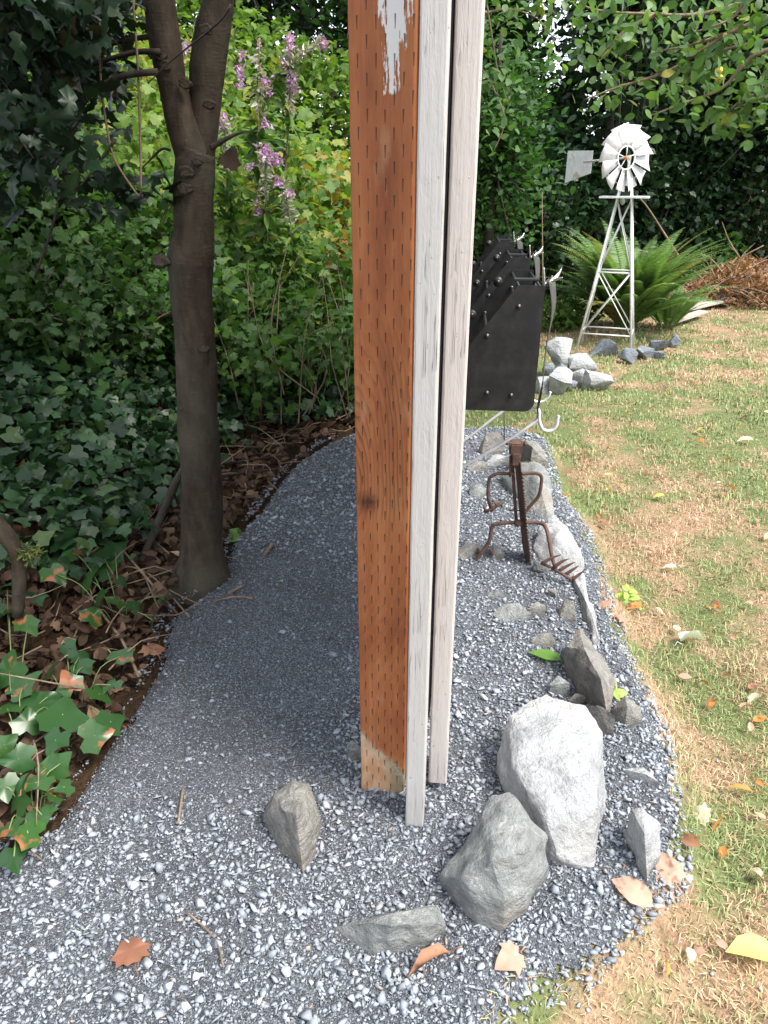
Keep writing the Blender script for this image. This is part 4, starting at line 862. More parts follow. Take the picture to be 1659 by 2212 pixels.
leafobj('curled_leaf', np.array([D(362, 410, YT - .03), D(372, 425, YT - .03), D(366, 440, YT - .02), D(370, 400, YT - .03)]), .075, 'ivy', 'holly', spread=1.5, label='dark ivy leaves clinging to the left side of the forked trunk', cat='leaf')
leafobj('curled_leaf', np.array([D(492, 365, YT)]), .06, 'maple', 'litter', nrm=np.array([.3, -1, .2]), spread=.2, label='single dead curled leaf hanging right of the forked trunk', cat='leaf', tone=np.zeros(1))
# unseen overhead crown of the forked tree, added and sized to shade the path
cr, lp = bough_cloud(np.array([-.2, 0, 2.2]), (-.45, -.55, 3.4), (1.9, 1.75, 1.1), 250, 58, .11)
V, F = merge([tube(b, [.02, .012, .004], 4, 3, cap=False) for b in cr]); link('branches', raw('branches', V, F, True), 'bark', ft)
leafobj('crown', lp, .10 * R.uniform(.7, 1.2, len(lp)), 'lobed', 'mid', ft, spread=.5)

# --- holly tree at far left, hanging into the frame
def leafs_px(regions, Y0, Y1):
    out = []
    for x0, x1, y0, y1, n in regions:
        for _ in range(n): out.append(D(random.uniform(x0, x1), random.uniform(y0, y1), random.uniform(Y0, Y1)))
    return np.array(out)
ht = empty('holly_tree', (-2.3, 1.9, .3), label='dark glossy holly hanging into the top left corner', cat='tree'); hb = np.array(ht.location)
tubeobj('trunk', [np.array([0, 0, -.2]), np.array([.05, 0, 1.2]), np.array([.2, .1, 2.6])], [.08, .06, .03], 'bark_dark', ht, 10, 4)
cl = []
for x0, x1, y0, y1, n in ((-60, 130, -60, 120, 22), (120, 260, -60, 60, 11), (-60, 120, 120, 300, 13), (100, 210, 60, 200, 7), (-60, 60, 300, 430, 6), (200, 290, 60, 140, 3), (60, 160, 240, 360, 5), (120, 260, 380, 420, 2)):
    for _ in range(n): cl.append(D(random.uniform(x0, x1), random.uniform(y0, y1), random.uniform(1.5, 2.3)))
lp = np.concatenate([c + R.normal(0, .045, (15, 3)) for c in cl]); V, F = merge([tube([np.array([.15, 0, 2.0]), (c - hb) * .6 + np.array([.1, 0, .9]), c - hb], [.006, .004, .002], 4, 3) for c in cl]); link('branches', raw('branches', V, F, True), 'bark_dark', ht)
leafobj('leaves', lp - hb, .075 * R.uniform(.7, 1.15, len(lp)), 'holly', 'holly', ht, spread=.9, nrm=np.array([.2, -.4, .8]))

# --- shrubs on the bank, left
def shrub(name, label, px, py, Yd, rad, h, nl, size, tpl, mat, tone, group, nst=9, spread=.55):
    c = D(px, py, Yd); xy = (c[0], c[1]); z = Hp(*xy); t = empty(name, (xy[0], xy[1], z), label=label, cat='shrub', group=group); parts = []; lp = []
    for i in range(nst):
        a = random.uniform(0, 6.28); r = rad * math.sqrt(random.random()); tip = np.array([math.cos(a) * r, math.sin(a) * r - rad * .2, h * random.uniform(.6, 1.05) * (1 - .35 * (r / rad) ** 2)]); mid = tip * .5 + [0, 0, .12 * h]
        st = np.array([tip[0] * .25, tip[1] * .25, -.05]); parts.append(tube([st, mid, tip], [.006, .005, .002], 4, 4, cap=False))
        n = nl // nst; s = R.uniform(.15, 1.05, n) ** .8; q = ((1 - s) ** 2)[:, None] * st + (2 * s * (1 - s))[:, None] * mid + (s * s)[:, None] * tip; lp.append(q + R.normal(0, .11, (n, 3)) * rad / .6)
    V, F = merge(parts); link('stems', raw('stems', V, F, True), 'twig', t); lp = np.concatenate(lp)
    leafobj('foliage', lp, size * R.uniform(.6, 1.25, len(lp)), tpl, mat, t, spread=spread, nrm=np.array([.15, -.35, .9]), tone=np.full(len(lp), tone)); return t
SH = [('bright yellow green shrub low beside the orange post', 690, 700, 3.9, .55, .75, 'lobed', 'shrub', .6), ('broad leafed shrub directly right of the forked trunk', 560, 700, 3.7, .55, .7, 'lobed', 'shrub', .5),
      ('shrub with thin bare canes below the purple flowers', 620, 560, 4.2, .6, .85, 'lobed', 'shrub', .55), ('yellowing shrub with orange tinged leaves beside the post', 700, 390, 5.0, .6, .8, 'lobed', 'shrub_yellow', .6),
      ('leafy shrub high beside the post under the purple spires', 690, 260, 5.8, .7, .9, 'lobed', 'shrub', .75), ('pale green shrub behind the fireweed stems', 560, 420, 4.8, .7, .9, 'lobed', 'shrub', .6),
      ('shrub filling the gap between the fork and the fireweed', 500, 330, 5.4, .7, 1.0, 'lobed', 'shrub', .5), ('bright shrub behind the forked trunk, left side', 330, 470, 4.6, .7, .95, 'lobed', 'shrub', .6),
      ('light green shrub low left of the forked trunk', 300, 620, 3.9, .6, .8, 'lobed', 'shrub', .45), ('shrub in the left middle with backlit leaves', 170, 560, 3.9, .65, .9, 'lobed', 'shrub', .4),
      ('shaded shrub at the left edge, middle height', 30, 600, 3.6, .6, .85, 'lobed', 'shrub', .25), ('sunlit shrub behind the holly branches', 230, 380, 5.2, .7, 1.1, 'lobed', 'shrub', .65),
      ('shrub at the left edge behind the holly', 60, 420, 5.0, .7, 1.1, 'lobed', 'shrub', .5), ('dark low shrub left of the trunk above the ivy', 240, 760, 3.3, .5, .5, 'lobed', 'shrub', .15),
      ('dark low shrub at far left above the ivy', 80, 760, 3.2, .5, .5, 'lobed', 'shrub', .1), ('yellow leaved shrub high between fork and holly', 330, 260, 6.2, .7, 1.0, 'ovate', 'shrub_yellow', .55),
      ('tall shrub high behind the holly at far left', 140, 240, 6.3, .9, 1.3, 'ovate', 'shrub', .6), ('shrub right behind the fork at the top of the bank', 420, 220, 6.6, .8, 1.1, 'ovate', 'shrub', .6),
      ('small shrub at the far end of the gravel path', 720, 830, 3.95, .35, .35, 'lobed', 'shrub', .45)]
for lb, px, py, Yd, rad, h, tpl, mt, tn in SH: shrub('bank_shrub', lb, px, py, Yd, rad, h, int((1900 if Yd > 4 else 2100) * (rad / .6) ** 2), .064 if Yd > 4.5 else .050, tpl, mt, tn + (.18 if Yd > 4.5 else 0 if Yd > 4 else -.12), 'shrubs on the shaded bank', 16, .75)  # front shrubs toned darker, high ones lighter: bank shade painted into leaf tone
# taller shrubs and trees behind the bank
BT = [('dark leafed tree behind the purple spires', (-1.1, 8.4), 4.2, 1.1, 'mid', .25), ('mid green tree right behind the orange post', (-.35, 8.8), 4.5, 1.0, 'mid', .45), ('dark tree above the fork of the trunk', (-2.3, 8.2), 4.4, 1.2, 'dark', .6),
      ('tree with sky gaps at upper left', (-3.8, 8.6), 4.2, 1.1, 'mid', .5), ('dark tree at the far left of the bank', (-5.2, 7.6), 4.0, 1.3, 'dark', .6), ('tall dark tree far behind the bank', (-2.9, 11.5), 6.0, 1.9, 'dark', .6), ('second tall dark tree far behind, nearer the post', (-.9, 12), 6.5, 1.6, 'dark', .5), ('tall tree far behind at extreme left', (-6.2, 11), 6.0, 2.0, 'mid', .3)]
for lb, xy, h, r, mt, tn in BT: tree('bank_tree', lb, xy, h * .8, .08, (0, -.2, h * .42), (r, r * .8, h * .42), 110, 38, .12, .085 if xy[1] < 10 else .12, 'ovate', mt, 'bark_dark', group='trees above the bank', tone=tn)

hedge_later = [('leafy thicket at the top of the bank behind the fireweed', [(560, 260, 7.2), (640, 250, 7.4), (720, 255, 7.3)]), ('leafy thicket at the top of the bank behind the holly', [(60, 250, 7.2), (200, 250, 7.4), (330, 240, 7.5), (450, 250, 7.3)])]
# --- fireweed
def fireweed(label, stem, flowers, Yd):
    q = np.array([D(a, b, Yd) for a, b in stem]); base = q[0]; t = empty('fireweed', tuple(base), label=label, cat='wildflower', group='purple flowering fireweed'); q = q - base
    tubeobj('stem', q, np.linspace(.006, .0025, len(q)), 'stem_green' if len(stem) < 4 else 'twig', t, 6, 5)
    s = R.uniform(0, .95, 150); i = np.minimum((s * (len(q) - 1)).astype(int), len(q) - 2); f = s * (len(q) - 1) - i; pp = q[i] * (1 - f)[:, None] + q[i + 1] * f[:, None]
    low = s < .55; leafobj('stem_leaves', pp[low], .11 * R.uniform(.6, 1.1, low.sum()), 'long', 'shrub', t, spread=.8, nrm=np.array([0, -.2, 1.]))
    hi = ~low; leafobj('seed_pods', pp[hi], .055 * R.uniform(.5, 1.1, hi.sum()), 'long', 'pod', t, spread=1.2)
    for a, b, w_, h_ in flowers:
        n = int(w_ * h_ / 16); pos = np.array([D(a + random.gauss(0, w_ * .24), b + random.uniform(-h_ / 2, h_ / 2), Yd + random.gauss(0, .03)) for _ in range(n)]) - base
        leafobj('flower_spike', pos, .021 * R.uniform(.6, 1.2, n), 'petal', 'petal', t, spread=1.5)
fireweed('tallest upright purple fireweed spire, centre of the clump', [(600, 520), (615, 380), (625, 240), (627, 150), (626, 75)], [(626, 95, 24, 40), (632, 180, 26, 50), (628, 235, 18, 30)], 3.9)
fireweed('fireweed stem leaning right with a purple tip near the post', [(550, 520), (565, 250), (610, 150), (665, 110), (702, 88)], [(700, 95, 22, 22), (607, 137, 18, 22)], 3.9)
fireweed('fireweed spire left of centre with scattered purple flowers', [(560, 500), (560, 330), (556, 200), (561, 90)], [(525, 118, 20, 20), (560, 95, 8, 20), (575, 185, 26, 36), (520, 165, 22, 50)], 3.8)
fireweed('short fireweed nearest the fork with a round purple head', [(500, 500), (490, 380), (484, 250)], [(484, 258, 24, 26), (402, 100, 16, 24), (483, 150, 10, 16)], 3.95)
fireweed('fireweed with dense purple cluster in the middle of the clump', [(585, 600), (575, 450), (572, 320)], [(574, 266, 20, 20), (570, 328, 34, 36), (596, 345, 26, 32), (538, 362, 22, 18)], 3.7)
fireweed('lowest fireweed with small purple flowers toward the post', [(640, 620), (630, 500), (612, 380)], [(600, 392, 24, 24), (626, 415, 26, 20), (556, 448, 18, 34)], 3.7)

# --- ivy ground cover and leaf litter
p = cand(60000, -3.4, .6, .7, 5.2); o = sdist(p, OPEN); p = p[(o < -.02) & inview(p, .1, 120)]; o = sdist(p, OPEN)
q = np.array([proj((a, b, 0.1))[:2] for a, b in p]) 
ivyd = np.where(q[:, 1] < 1250, sm(-o, .15, .5), .45 * sm(-o, .25, .6)); ivyd = np.maximum(ivyd, .6 * sm(p[:, 1], 3.2, 3.5) * sm(-o, .03, .15)); ivyd *= np.clip(.75 + .7 * wav(p[:, 0], p[:, 1], 4), .05, 1)
k = R.uniform(0, 1, len(p)) < ivyd * .72; ip = p[k]; pos = np.column_stack([ip, H(ip) + R.uniform(.02, .16, len(ip))])
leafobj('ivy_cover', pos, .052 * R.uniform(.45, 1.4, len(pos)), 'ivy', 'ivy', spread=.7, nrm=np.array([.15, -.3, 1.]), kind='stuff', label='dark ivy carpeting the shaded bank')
k = R.uniform(0, 1, len(p)) < .55 * (1 - .6 * sm(-o, .5, 1.2)); lp = p[k]; pos = np.column_stack([lp, H(lp) + R.uniform(-.02, .025, len(lp))])
h_ = len(pos) // 2; pa, pb = leaves(pos[:h_], .04 * R.uniform(.4, 1.4, h_), 'maple', spread=.8), leaves(pos[h_:], .042 * R.uniform(.4, 1.4, len(pos) - h_), 'ovate', spread=.9)
V, F, tt = merge([pa, pb]); link('leaf_litter', raw('leaf_litter', V, F, tone=tt), 'litter', kind='stuff', label='brown dead leaves between the ivy and the gravel')
k = R.uniform(0, 1, len(p)) < .035; lp = p[k]; parts = []
for a, b in lp[:700]:
    an = random.uniform(0, 6.28); L = random.uniform(.06, .28); z = Hp(a, b) + random.uniform(.0, .05); d = np.array([math.cos(an), math.sin(an), random.uniform(-.1, .25)]); c = np.array([a, b, z]); m_ = c + d * L * .5 + R.normal(0, .02, 3); parts.append(tube([c, m_, c + d * L], [.0028, .0022, .001], 4, 2, cap=False))
V, F = merge(parts); link('twig_litter', raw('twig_litter', V, F, True), 'twig', kind='stuff', label='tangle of dry vine stems and twigs on the soil')
# near ivy plants, leaf by leaf
def near_ivy(label, centre, L, seed):
    c = G(*centre); t = empty('ivy_plant', tuple(c), label=label, cat='ivy', group='ivy sprigs at the gravel edge')
    for i, (a, b, s) in enumerate(L):
        g_ = G(a, b + 20); hgt = .05 + .03 * ((i * 37) % 5) / 5; e = P(a, b, g_[2] + hgt); sz = s * S(e) * .98
        V, F, tt = leaves([[0, 0, 0]], [sz], 'ivy', nrm=np.array([.1, -.25, 1.]), spread=.5, tone=np.array([random.uniform(.0, .9)])); V[:, :] -= V[0]
        o_ = link('leaf', raw('leaf', V, F, tone=tt), 'ivy_near', t); o_.location = e - c
        tubeobj('stalk', [e - c, (e - c) * .6 + [0, 0, .02], (e - c) * .35 - [0, 0, .02]], .0015, 'stem_green', t, 4, 3)
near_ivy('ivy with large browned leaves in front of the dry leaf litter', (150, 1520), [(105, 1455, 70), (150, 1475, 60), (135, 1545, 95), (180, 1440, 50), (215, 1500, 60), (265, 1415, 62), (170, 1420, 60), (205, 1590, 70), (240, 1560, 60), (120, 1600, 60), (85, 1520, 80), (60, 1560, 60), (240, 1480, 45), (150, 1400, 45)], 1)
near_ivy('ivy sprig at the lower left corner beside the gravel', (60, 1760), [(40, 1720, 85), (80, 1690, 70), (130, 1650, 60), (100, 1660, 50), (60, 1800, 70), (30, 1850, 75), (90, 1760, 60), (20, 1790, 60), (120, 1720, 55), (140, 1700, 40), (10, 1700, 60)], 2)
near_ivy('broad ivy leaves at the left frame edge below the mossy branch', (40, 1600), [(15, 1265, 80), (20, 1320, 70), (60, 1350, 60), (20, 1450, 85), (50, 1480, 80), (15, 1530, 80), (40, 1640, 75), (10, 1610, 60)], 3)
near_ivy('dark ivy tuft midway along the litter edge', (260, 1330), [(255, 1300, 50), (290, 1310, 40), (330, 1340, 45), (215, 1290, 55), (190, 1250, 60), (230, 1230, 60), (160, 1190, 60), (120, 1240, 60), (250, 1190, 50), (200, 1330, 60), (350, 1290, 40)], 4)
# fallen wood
def stick(name, label, L, r, mat='twig', cat='stick', lift=.012):
    return tubeobj(name, [G(a, b) + [0, 0, lift] for a, b in L], r, mat, seg=8, sub=3, label=label, cat=cat)
mb = tubeobj('mossy_branch', [D(a, b, 1.45) for a, b in ((-30, 1105), (15, 1160), (38, 1200), (42, 1250), (38, 1330))], [.02, .022, .018, .018, .014], 'bark', seg=10, sub=4, label='thick mossy dead branch leaning at the left edge', cat='branch')
V, F, tt = leaves(ell_pts(D(62, 1195, 1.44), (.04, .02, .025), 160, 0), .016, 'long', spread=1.2, tone=np.full(160, .5)); link('moss', raw('moss', V, F, tone=tt), 'moss', mb)
tubeobj('fallen_branch', [D(a, b, c) for a, b, c in ((285, 1255, 1.95), (315, 1190, 2.0), (350, 1110, 2.1), (380, 1040, 2.2), (410, 990, 2.35))], [.009, .012, .014, .013, .01], 'bark_dark', seg=8, sub=4, label='thick dark dead branch leaning against the foot of the forked trunk', cat='branch')
stick('fallen_branch', 'long pale stick crossing the leaf litter toward the gravel', [(200, 1120), (270, 1200), (330, 1270), (385, 1330)], .004)
stick('fallen_branch', 'curved stick lying along the litter below the long stick', [(190, 1290), (235, 1350), (270, 1400), (305, 1480)], .004)
stick('fallen_branch', 'thin stem lying from litter across ivy to the gravel edge', [(160, 1390), (230, 1240), (320, 1245), (410, 1340)], .0028)
stick('twig', 'curved pale twig lying on the shaded gravel', [(462, 1306), (490, 1299), (520, 1296), (548, 1300)], .003)
stick('twig', 'short straight twig on gravel right of the tree foot', [(494, 1290), (508, 1281), (525, 1272)], .004)
stick('twig', 'stubby piece of brown bark on the gravel path', [(572, 1205), (580, 1195), (589, 1180)], .006)
stick('twig', 'upright looking reddish twig on the gravel at lower left', [(387, 1788), (391, 1755), (397, 1712)], .0025)
stick('twig', 'thin pale curved stem on the gravel at the bottom', [(405, 1980), (440, 2010), (470, 2045), (485, 2100)], .0016)
for i, L in enumerate(([(380, 1000), (470, 1020), (560, 1010), (620, 1000)], [(400, 1060), (500, 1045), (600, 1040)], [(390, 1140), (440, 1160), (500, 1165)], [(440, 960), (540, 985), (640, 975)])):
    stick('fallen_branch', ['bare branch low in the shade right of the trunk, uppermost but one', 'bare branch pointing at the gravel, in the middle of the shade', 'lowest bare twig beside the trunk foot', 'topmost bare branch under the ivy right of the trunk'][i], L, .006, 'bark_dark', 'branch', .04)
parts = []
for i in range(26):
    a = random.uniform(470, 760); b = random.uniform(880, 800); Yd = random.uniform(3.2, 3.7); q0 = D(a, b + 40, Yd); q1 = D(a + random.gauss(0, 60), b - random.uniform(100, 320), Yd + random.gauss(0, .1)); parts.append(tube([q0, (q0 + q1) / 2 + R.normal(0, .04, 3), q1], [.0035, .003, .0015], 4, 4, cap=False))
V, F = merge(parts); link('bare_canes', raw('bare_canes', V, F, True), 'twig', kind='stuff', label='thin bare shrub canes in front of the ivy right of the trunk')

# ------------------------------------------------------------------ right hand background
RT = [('tree', 'small green tree just right of the white boards', 1062, 7.2, 2.6, .5, 1.25, 'ovate', 'mid', .3, .07), ('tree', 'leafy tree behind the windmill tail', 1200, 10.5, 3.0, 1.0, 1.35, 'ovate', 'mid', .35, .09),
      ('tree', 'tall dark tree left of the windmill wheel', 1300, 9.4, 8, 1.0, 3.8, 'ovate', 'dark', .35, .12), ('tree', 'very dark evergreen tree filling the right edge', 1600, 10.5, 6.5, 1.9, 3.2, 'ovate', 'dark', .55, .10),
      ('tree', 'dark evergreen tree between pale trunks and the right edge', 1520, 11.6, 8, 1.5, 4.0, 'ovate', 'dark', .5, .11), ('tree', 'bright green tree behind the windmill wheel', 1400, 14.0, 7, 1.5, 3.2, 'ovate', 'mid', .9, .12),
      ('tree', 'dark tree above and right of the wheel', 1385, 11.0, 10, 1.4, 5.5, 'ovate', 'dark', .5, .12), ('tree', 'tall tree behind everything at upper right', 1640, 14.5, 10, 2.2, 5.0, 'ovate', 'mid', .2, .14),
      ('tree', 'far mid green tree behind the dark centre', 1480, 16.0, 9, 2.2, 4.5, 'ovate', 'mid', .3, .14), ('tree', 'far green tree left behind the boards', 1040, 12.0, 5, 1.2, 2.6, 'ovate', 'mid', .2, .10)]
for nm, lb, px, Yd, h, r, cz, tpl, mt, tn, sz in RT:
    c = D(px, 430, Yd); tree(nm, lb, (c[0], c[1]), h * .85, .055, (0, 0, cz), (r, r * .8, cz * .95), int(150 * r), 44, .14, sz, tpl, mt, 'bark_dark', group='trees behind the lawn', tone=tn)
# cedars with hanging sprays
for lb, px, Yd, h, r in (('feathery cedar low behind the black boxes', 1105, 9.0, 2.2, .75), ('feathery cedar left of the windmill tail', 1195, 10.0, 2.4, .75)):
    c = D(px, 430, Yd); z = Hp(c[0], c[1]); t = empty('cedar_tree', (c[0], c[1], z), label=lb, cat='tree'); tubeobj('trunk', [np.array([0, 0, -.1]), np.array([0, 0, h])], [.06, .02], 'bark_dark', t, 8); lp = []; 
    for i in range(150):
        a = random.uniform(0, 6.28); zz_ = random.uniform(.05, 1) ** .8 * h; rr = r * (1 - (zz_ / h) ** 1.5 * .75); s = R.uniform(.2, 1, 36); lp.append(np.column_stack([math.cos(a) * rr * s, math.sin(a) * rr * s, zz_ + .1 * s - .45 * s * s * rr]) + R.normal(0, .045, (36, 3)))
    lp = np.concatenate(lp); leafobj('crown', lp, .10 * R.uniform(.6, 1.2, len(lp)), 'spray', 'cedar', t, spread=.45, fwd=np.array([0, -.5, -.5]))
# pale trunks
for lb, px, w_, Yd in (('pale slender trunk behind the windmill, right one of the pair', 1472, 13, 11.5), ('pale slender trunk behind the windmill, left one of the pair', 1452, 15, 11.6), ('grey trunk rising directly above the windmill wheel', 1345, 12, 11)):
    b = D(px + 12, 560, Yd); b[2] = Hp(b[0], b[1]) if b[1] < 16 else 0; tp = D(px, -120, Yd); t = tubeobj('pale_trunk', [b, D(px + 6, 350, Yd), D(px - 4, 250, Yd), tp], [w_ * .5 * S(b) * 1.2, w_ * .5 * S(b), w_ * .45 * S(b), w_ * .3 * S(b)], 'bark_pale', seg=9, sub=4, label=lb, cat='tree trunk')
# low hedge and ivy at the foot of the trees
def hedge(name, label, pts, r, h, n, mat, tone, size=.08):
    out = []
    for a, b, Yd in pts:
        c = D(a, b, Yd); z = Hp(c[0], c[1]); out.append(ell_pts((c[0], c[1], z + h * .45), (r, r * .7, h * .55), n, .3))
    c0 = D(pts[0][0], pts[0][1], pts[0][2]); t = empty(name, (c0[0], c0[1], Hp(c0[0], c0[1])), label=label, cat='shrub', group='undergrowth behind the lawn'); lp = np.concatenate(out) - np.array(t.location)
    leafobj('foliage', lp, size * R.uniform(.6, 1.2, len(lp)), 'ivy', mat, t, spread=.7, tone=np.full(len(lp), tone)); V, F = merge([tube([np.array([q_[0] * .6, q_[1] * .6, 0]), q_ * .9], [.008, .003], 4) for q_ in lp[::60]]); link('stems', raw('stems', V, F, True), 'twig_dark', t)
for lb, pts in hedge_later: hedge('bank_thicket', lb, pts, .8, 1.5, 1900, 'shrub', .7, .07)
hedge('undergrowth', 'dark ivy undergrowth behind the black boxes', [(1080, 520, 8.6), (1150, 520, 9.0), (1210, 510, 9.5)], .9, 1.9, 2300, 'ivy', .5)
hedge('undergrowth', 'dark undergrowth behind the fern', [(1300, 500, 10), (1370, 500, 10.2), (1430, 505, 10.4)], 1.0, 2.2, 2500, 'ivy', .35)
hedge('undergrowth', 'dark undergrowth behind the dead brush', [(1500, 510, 10.8), (1570, 515, 10.9), (1650, 520, 10.7)], 1.1, 2.4, 3000, 'dark', .6)
hedge('undergrowth', 'low green weeds between the heap and the fern', [(1215, 640, 7.4), (1195, 690, 6.9), (1240, 660, 7.3)], .33, .26, 420, 'shrub', .6, .045)
hedge('undergrowth', 'green undergrowth with vine leaves right of the fern', [(1540, 500, 10.0)], .5, .8, 500, 'mid', .6)
# mullein like tall stalk
c = D(1172, 600, 5.0); tubeobj('flower_stalk', [D(1174, 640, 5.0), D(1172, 560, 5.0), D(1171, 415, 5.0)], [.006, .005, .002], 'twig', seg=6, sub=3, label='tall thin seed stalk rising behind the silver prongs', cat='stalk')
# fruit tree boughs, upper right
tf = empty('fruit_tree', (3.4, 3.4, LZ), label='fruit tree boughs with small green leaves reaching in from the upper right', cat='tree'); tb = np.array(tf.location)
tubeobj('trunk', [np.array([0, 0, -.1]), np.array([-.05, .1, 1.3]), np.array([0, .2, 2.6])], [.09, .075, .06], 'bark', tf, 10, 4)
BO = [([(1900, -50), (1600, 60), (1450, 150), (1330, 190), (1265, 215)], 3.9, 1), ([(1850, 150), (1640, 200), (1560, 260), (1600, 285)], 3.8, 0), ([(1900, -120), (1560, 20), (1400, 30), (1280, 20), (1240, -10)], 4.1, 1), ([(1850, 60), (1650, 90), (1560, 110), (1500, 150), (1470, 215)], 3.9, 0),
      ([(1900, 60), (1650, 110), (1560, 190), (1470, 225), (1405, 250)], 3.7, 1), ([(1900, -160), (1640, -20), (1580, 40), (1500, 70)], 3.8, 0), ([(1800, 100), (1660, 150), (1640, 210), (1600, 230)], 3.7, 0), ([(1420, 30), (1360, 60), (1320, 95), (1290, 130)], 4.0, 0), ([(1900, -100), (1700, 20), (1560, 75), (1480, 100), (1420, 110)], 3.9, 0)]
lp = []; fr = []
for pl_, Yd, fruit in BO:
    q = np.array([D(a, b, Yd) for a, b in pl_]) - tb; V, F = tube(q, np.linspace(.012, .003, len(q)), 6, 5); link('bough', raw('bough', V, F, True), 'twig', tf)
    for i in range(95):
        s = random.random() ** .8; k = s * (len(q) - 1); j = min(int(k), len(q) - 2); c = q[j] + (q[j + 1] - q[j]) * (k - j); lp.append(c + R.normal(0, 1, 3) * [.075, .09, .055])
        if fruit and i % 48 == 0: fr.append(c + R.normal(0, .05, 3))
lp = np.array([v for v in lp if not (lambda a: 1195 < a[0] < 1430 and 255 < a[1] < 440)(proj(v + tb))])
leafobj('foliage', np.array(lp), .062 * R.uniform(.7, 1.15, len(lp)), 'ovate', 'fruitleaf', tf, spread=.8, nrm=np.array([0, -.5, .8]))
for c in fr: link('fruit', raw('fruit', *tube([c + [0, 0, a] for a in (-.013, -.009, 0, .009, .013)], [.003, .010, .013, .010, .003], 8), True), 'fruit', tf)
# near vine boughs left of those, beside the boards
tv = empty('leaning_sapling', (-.05, 5.3, LZ), label='thin sapling with hanging pale green sprays right beside the white boards', cat='tree'); tb = np.array(tv.location); lp = []
for pl_ in ([(1040, -60), (1060, 60), (1075, 150), (1100, 230)], [(1040, 30), (1100, 20), (1160, 40), (1200, 90)], [(1020, 120), (1060, 180), (1090, 260), (1065, 330)], [(1060, -50), (1150, -10), (1200, 30)]):
    q = np.array([D(a, b, 5.3) for a, b in pl_]) - tb; V, F = tube(q, np.linspace(.007, .002, len(q)), 5, 5); link('branch', raw('branch', V, F, True), 'twig', tv)
    for i in range(60): s = random.random(); k = s * (len(q) - 1); j = min(int(k), len(q) - 2); lp.append(q[j] + (q[j + 1] - q[j]) * (k - j) + R.normal(0, .085, 3))
tubeobj('trunk', [np.array([0, 0, -.1]), np.array([-.1, 0, 1.5]), np.array([-.3, 0, 3.0])], [.03, .022, .012], 'bark', tv, 8, 4)
leafobj('foliage', np.array(lp), .07 * R.uniform(.7, 1.1, len(lp)), 'ovate', 'fruitleaf', tv, spread=.8, nrm=np.array([0, -.4, .8]))

# --- dead brush heap and planks
c = D(1560, 600, 9.2); bp = empty('brush_pile', (c[0], c[1], Hp(c[0], c[1])), label='heap of dead branches and rusty brown needles at the lawn end', cat='brush pile'); b0 = np.array(bp.location)
parts = []
for i in range(170):
    a = random.uniform(1440, 1700); s = D(a, random.uniform(610, 640), random.uniform(8.6, 9.8)) - b0; d = unit(R.normal(0, 1, 3) * [1, .7, .35]); L = random.uniform(.3, 1.0); s[2] = random.uniform(.0, .38) * max(.2, 1 - abs(a - 1590) / 200); parts.append(tube([s, s + d * L * .5 + [0, 0, random.uniform(.02, .15)], s + d * L], [.010, .006, .002], 4, 3, cap=False))
V, F = merge(parts); link('branches', raw('branches', V, F, True), 'twig', bp)
n = 3800; aa = R.uniform(1430, 1720, n); pos = np.array([D(a, 620, y) for a, y in zip(aa, R.uniform(8.5, 10, n))]) - b0; hh = .52 * np.clip(1 - np.abs(aa - 1600) / 190, .12, 1); pos[:, 2] = R.uniform(0, 1, n) * hh
leafobj('dead_foliage', pos, .10 * R.uniform(.4, 1.2, n), 'spray', 'rusty_needles', bp, spread=1.0)
for i, (L, r) in enumerate((([(1480, 690), (1475, 640), (1450, 585), (1400, 545), (1340, 540)], .018), ([(1490, 690), (1540, 660), (1580, 610), (1600, 560), (1650, 530)], .016), ([(1470, 560), (1445, 520), (1400, 450), (1375, 420)], .014), ([(1600, 560), (1575, 520), (1560, 480)], .009), ([(1450, 600), (1480, 570), (1520, 560), (1545, 600)], .01), ([(1520, 650), (1580, 615), (1640, 590), (1700, 580)], .012))):
    q = np.array([D(a, b, 8.7) for a, b in L]) - b0; V, F = tube(q, np.linspace(r, r * .4, len(q)), 6, 4); link('bare_bough', raw('bare_bough', V, F, True), 'twig', bp)
for i, (a0, b0_, a1, b1, w_, lb) in enumerate(((1470, 652, 1548, 628, .10, 'tan weathered plank, uppermost of the stack right of the fern'), (1482, 662, 1565, 640, .09, 'grey plank under the uppermost one'), (1490, 672, 1590, 648, .12, 'palest broad plank of the stack'), (1440, 706, 1530, 676, .10, 'lowest plank, running back under the fern'))):
    A = P(a0, b0_, LZ + .05 + .02 * (3 - i)); B = P(a1, b1, LZ + .05 + .02 * (3 - i)); d = unit(B - A); s = np.array([-d[1], d[0], 0]) * w_; t_ = prism('plank', [tuple(A), tuple(B), tuple(B + s), tuple(A + s)], (0, 0, .022), 'plank', None, .002, label=lb, cat='plank', group='planks beside the dead brush')

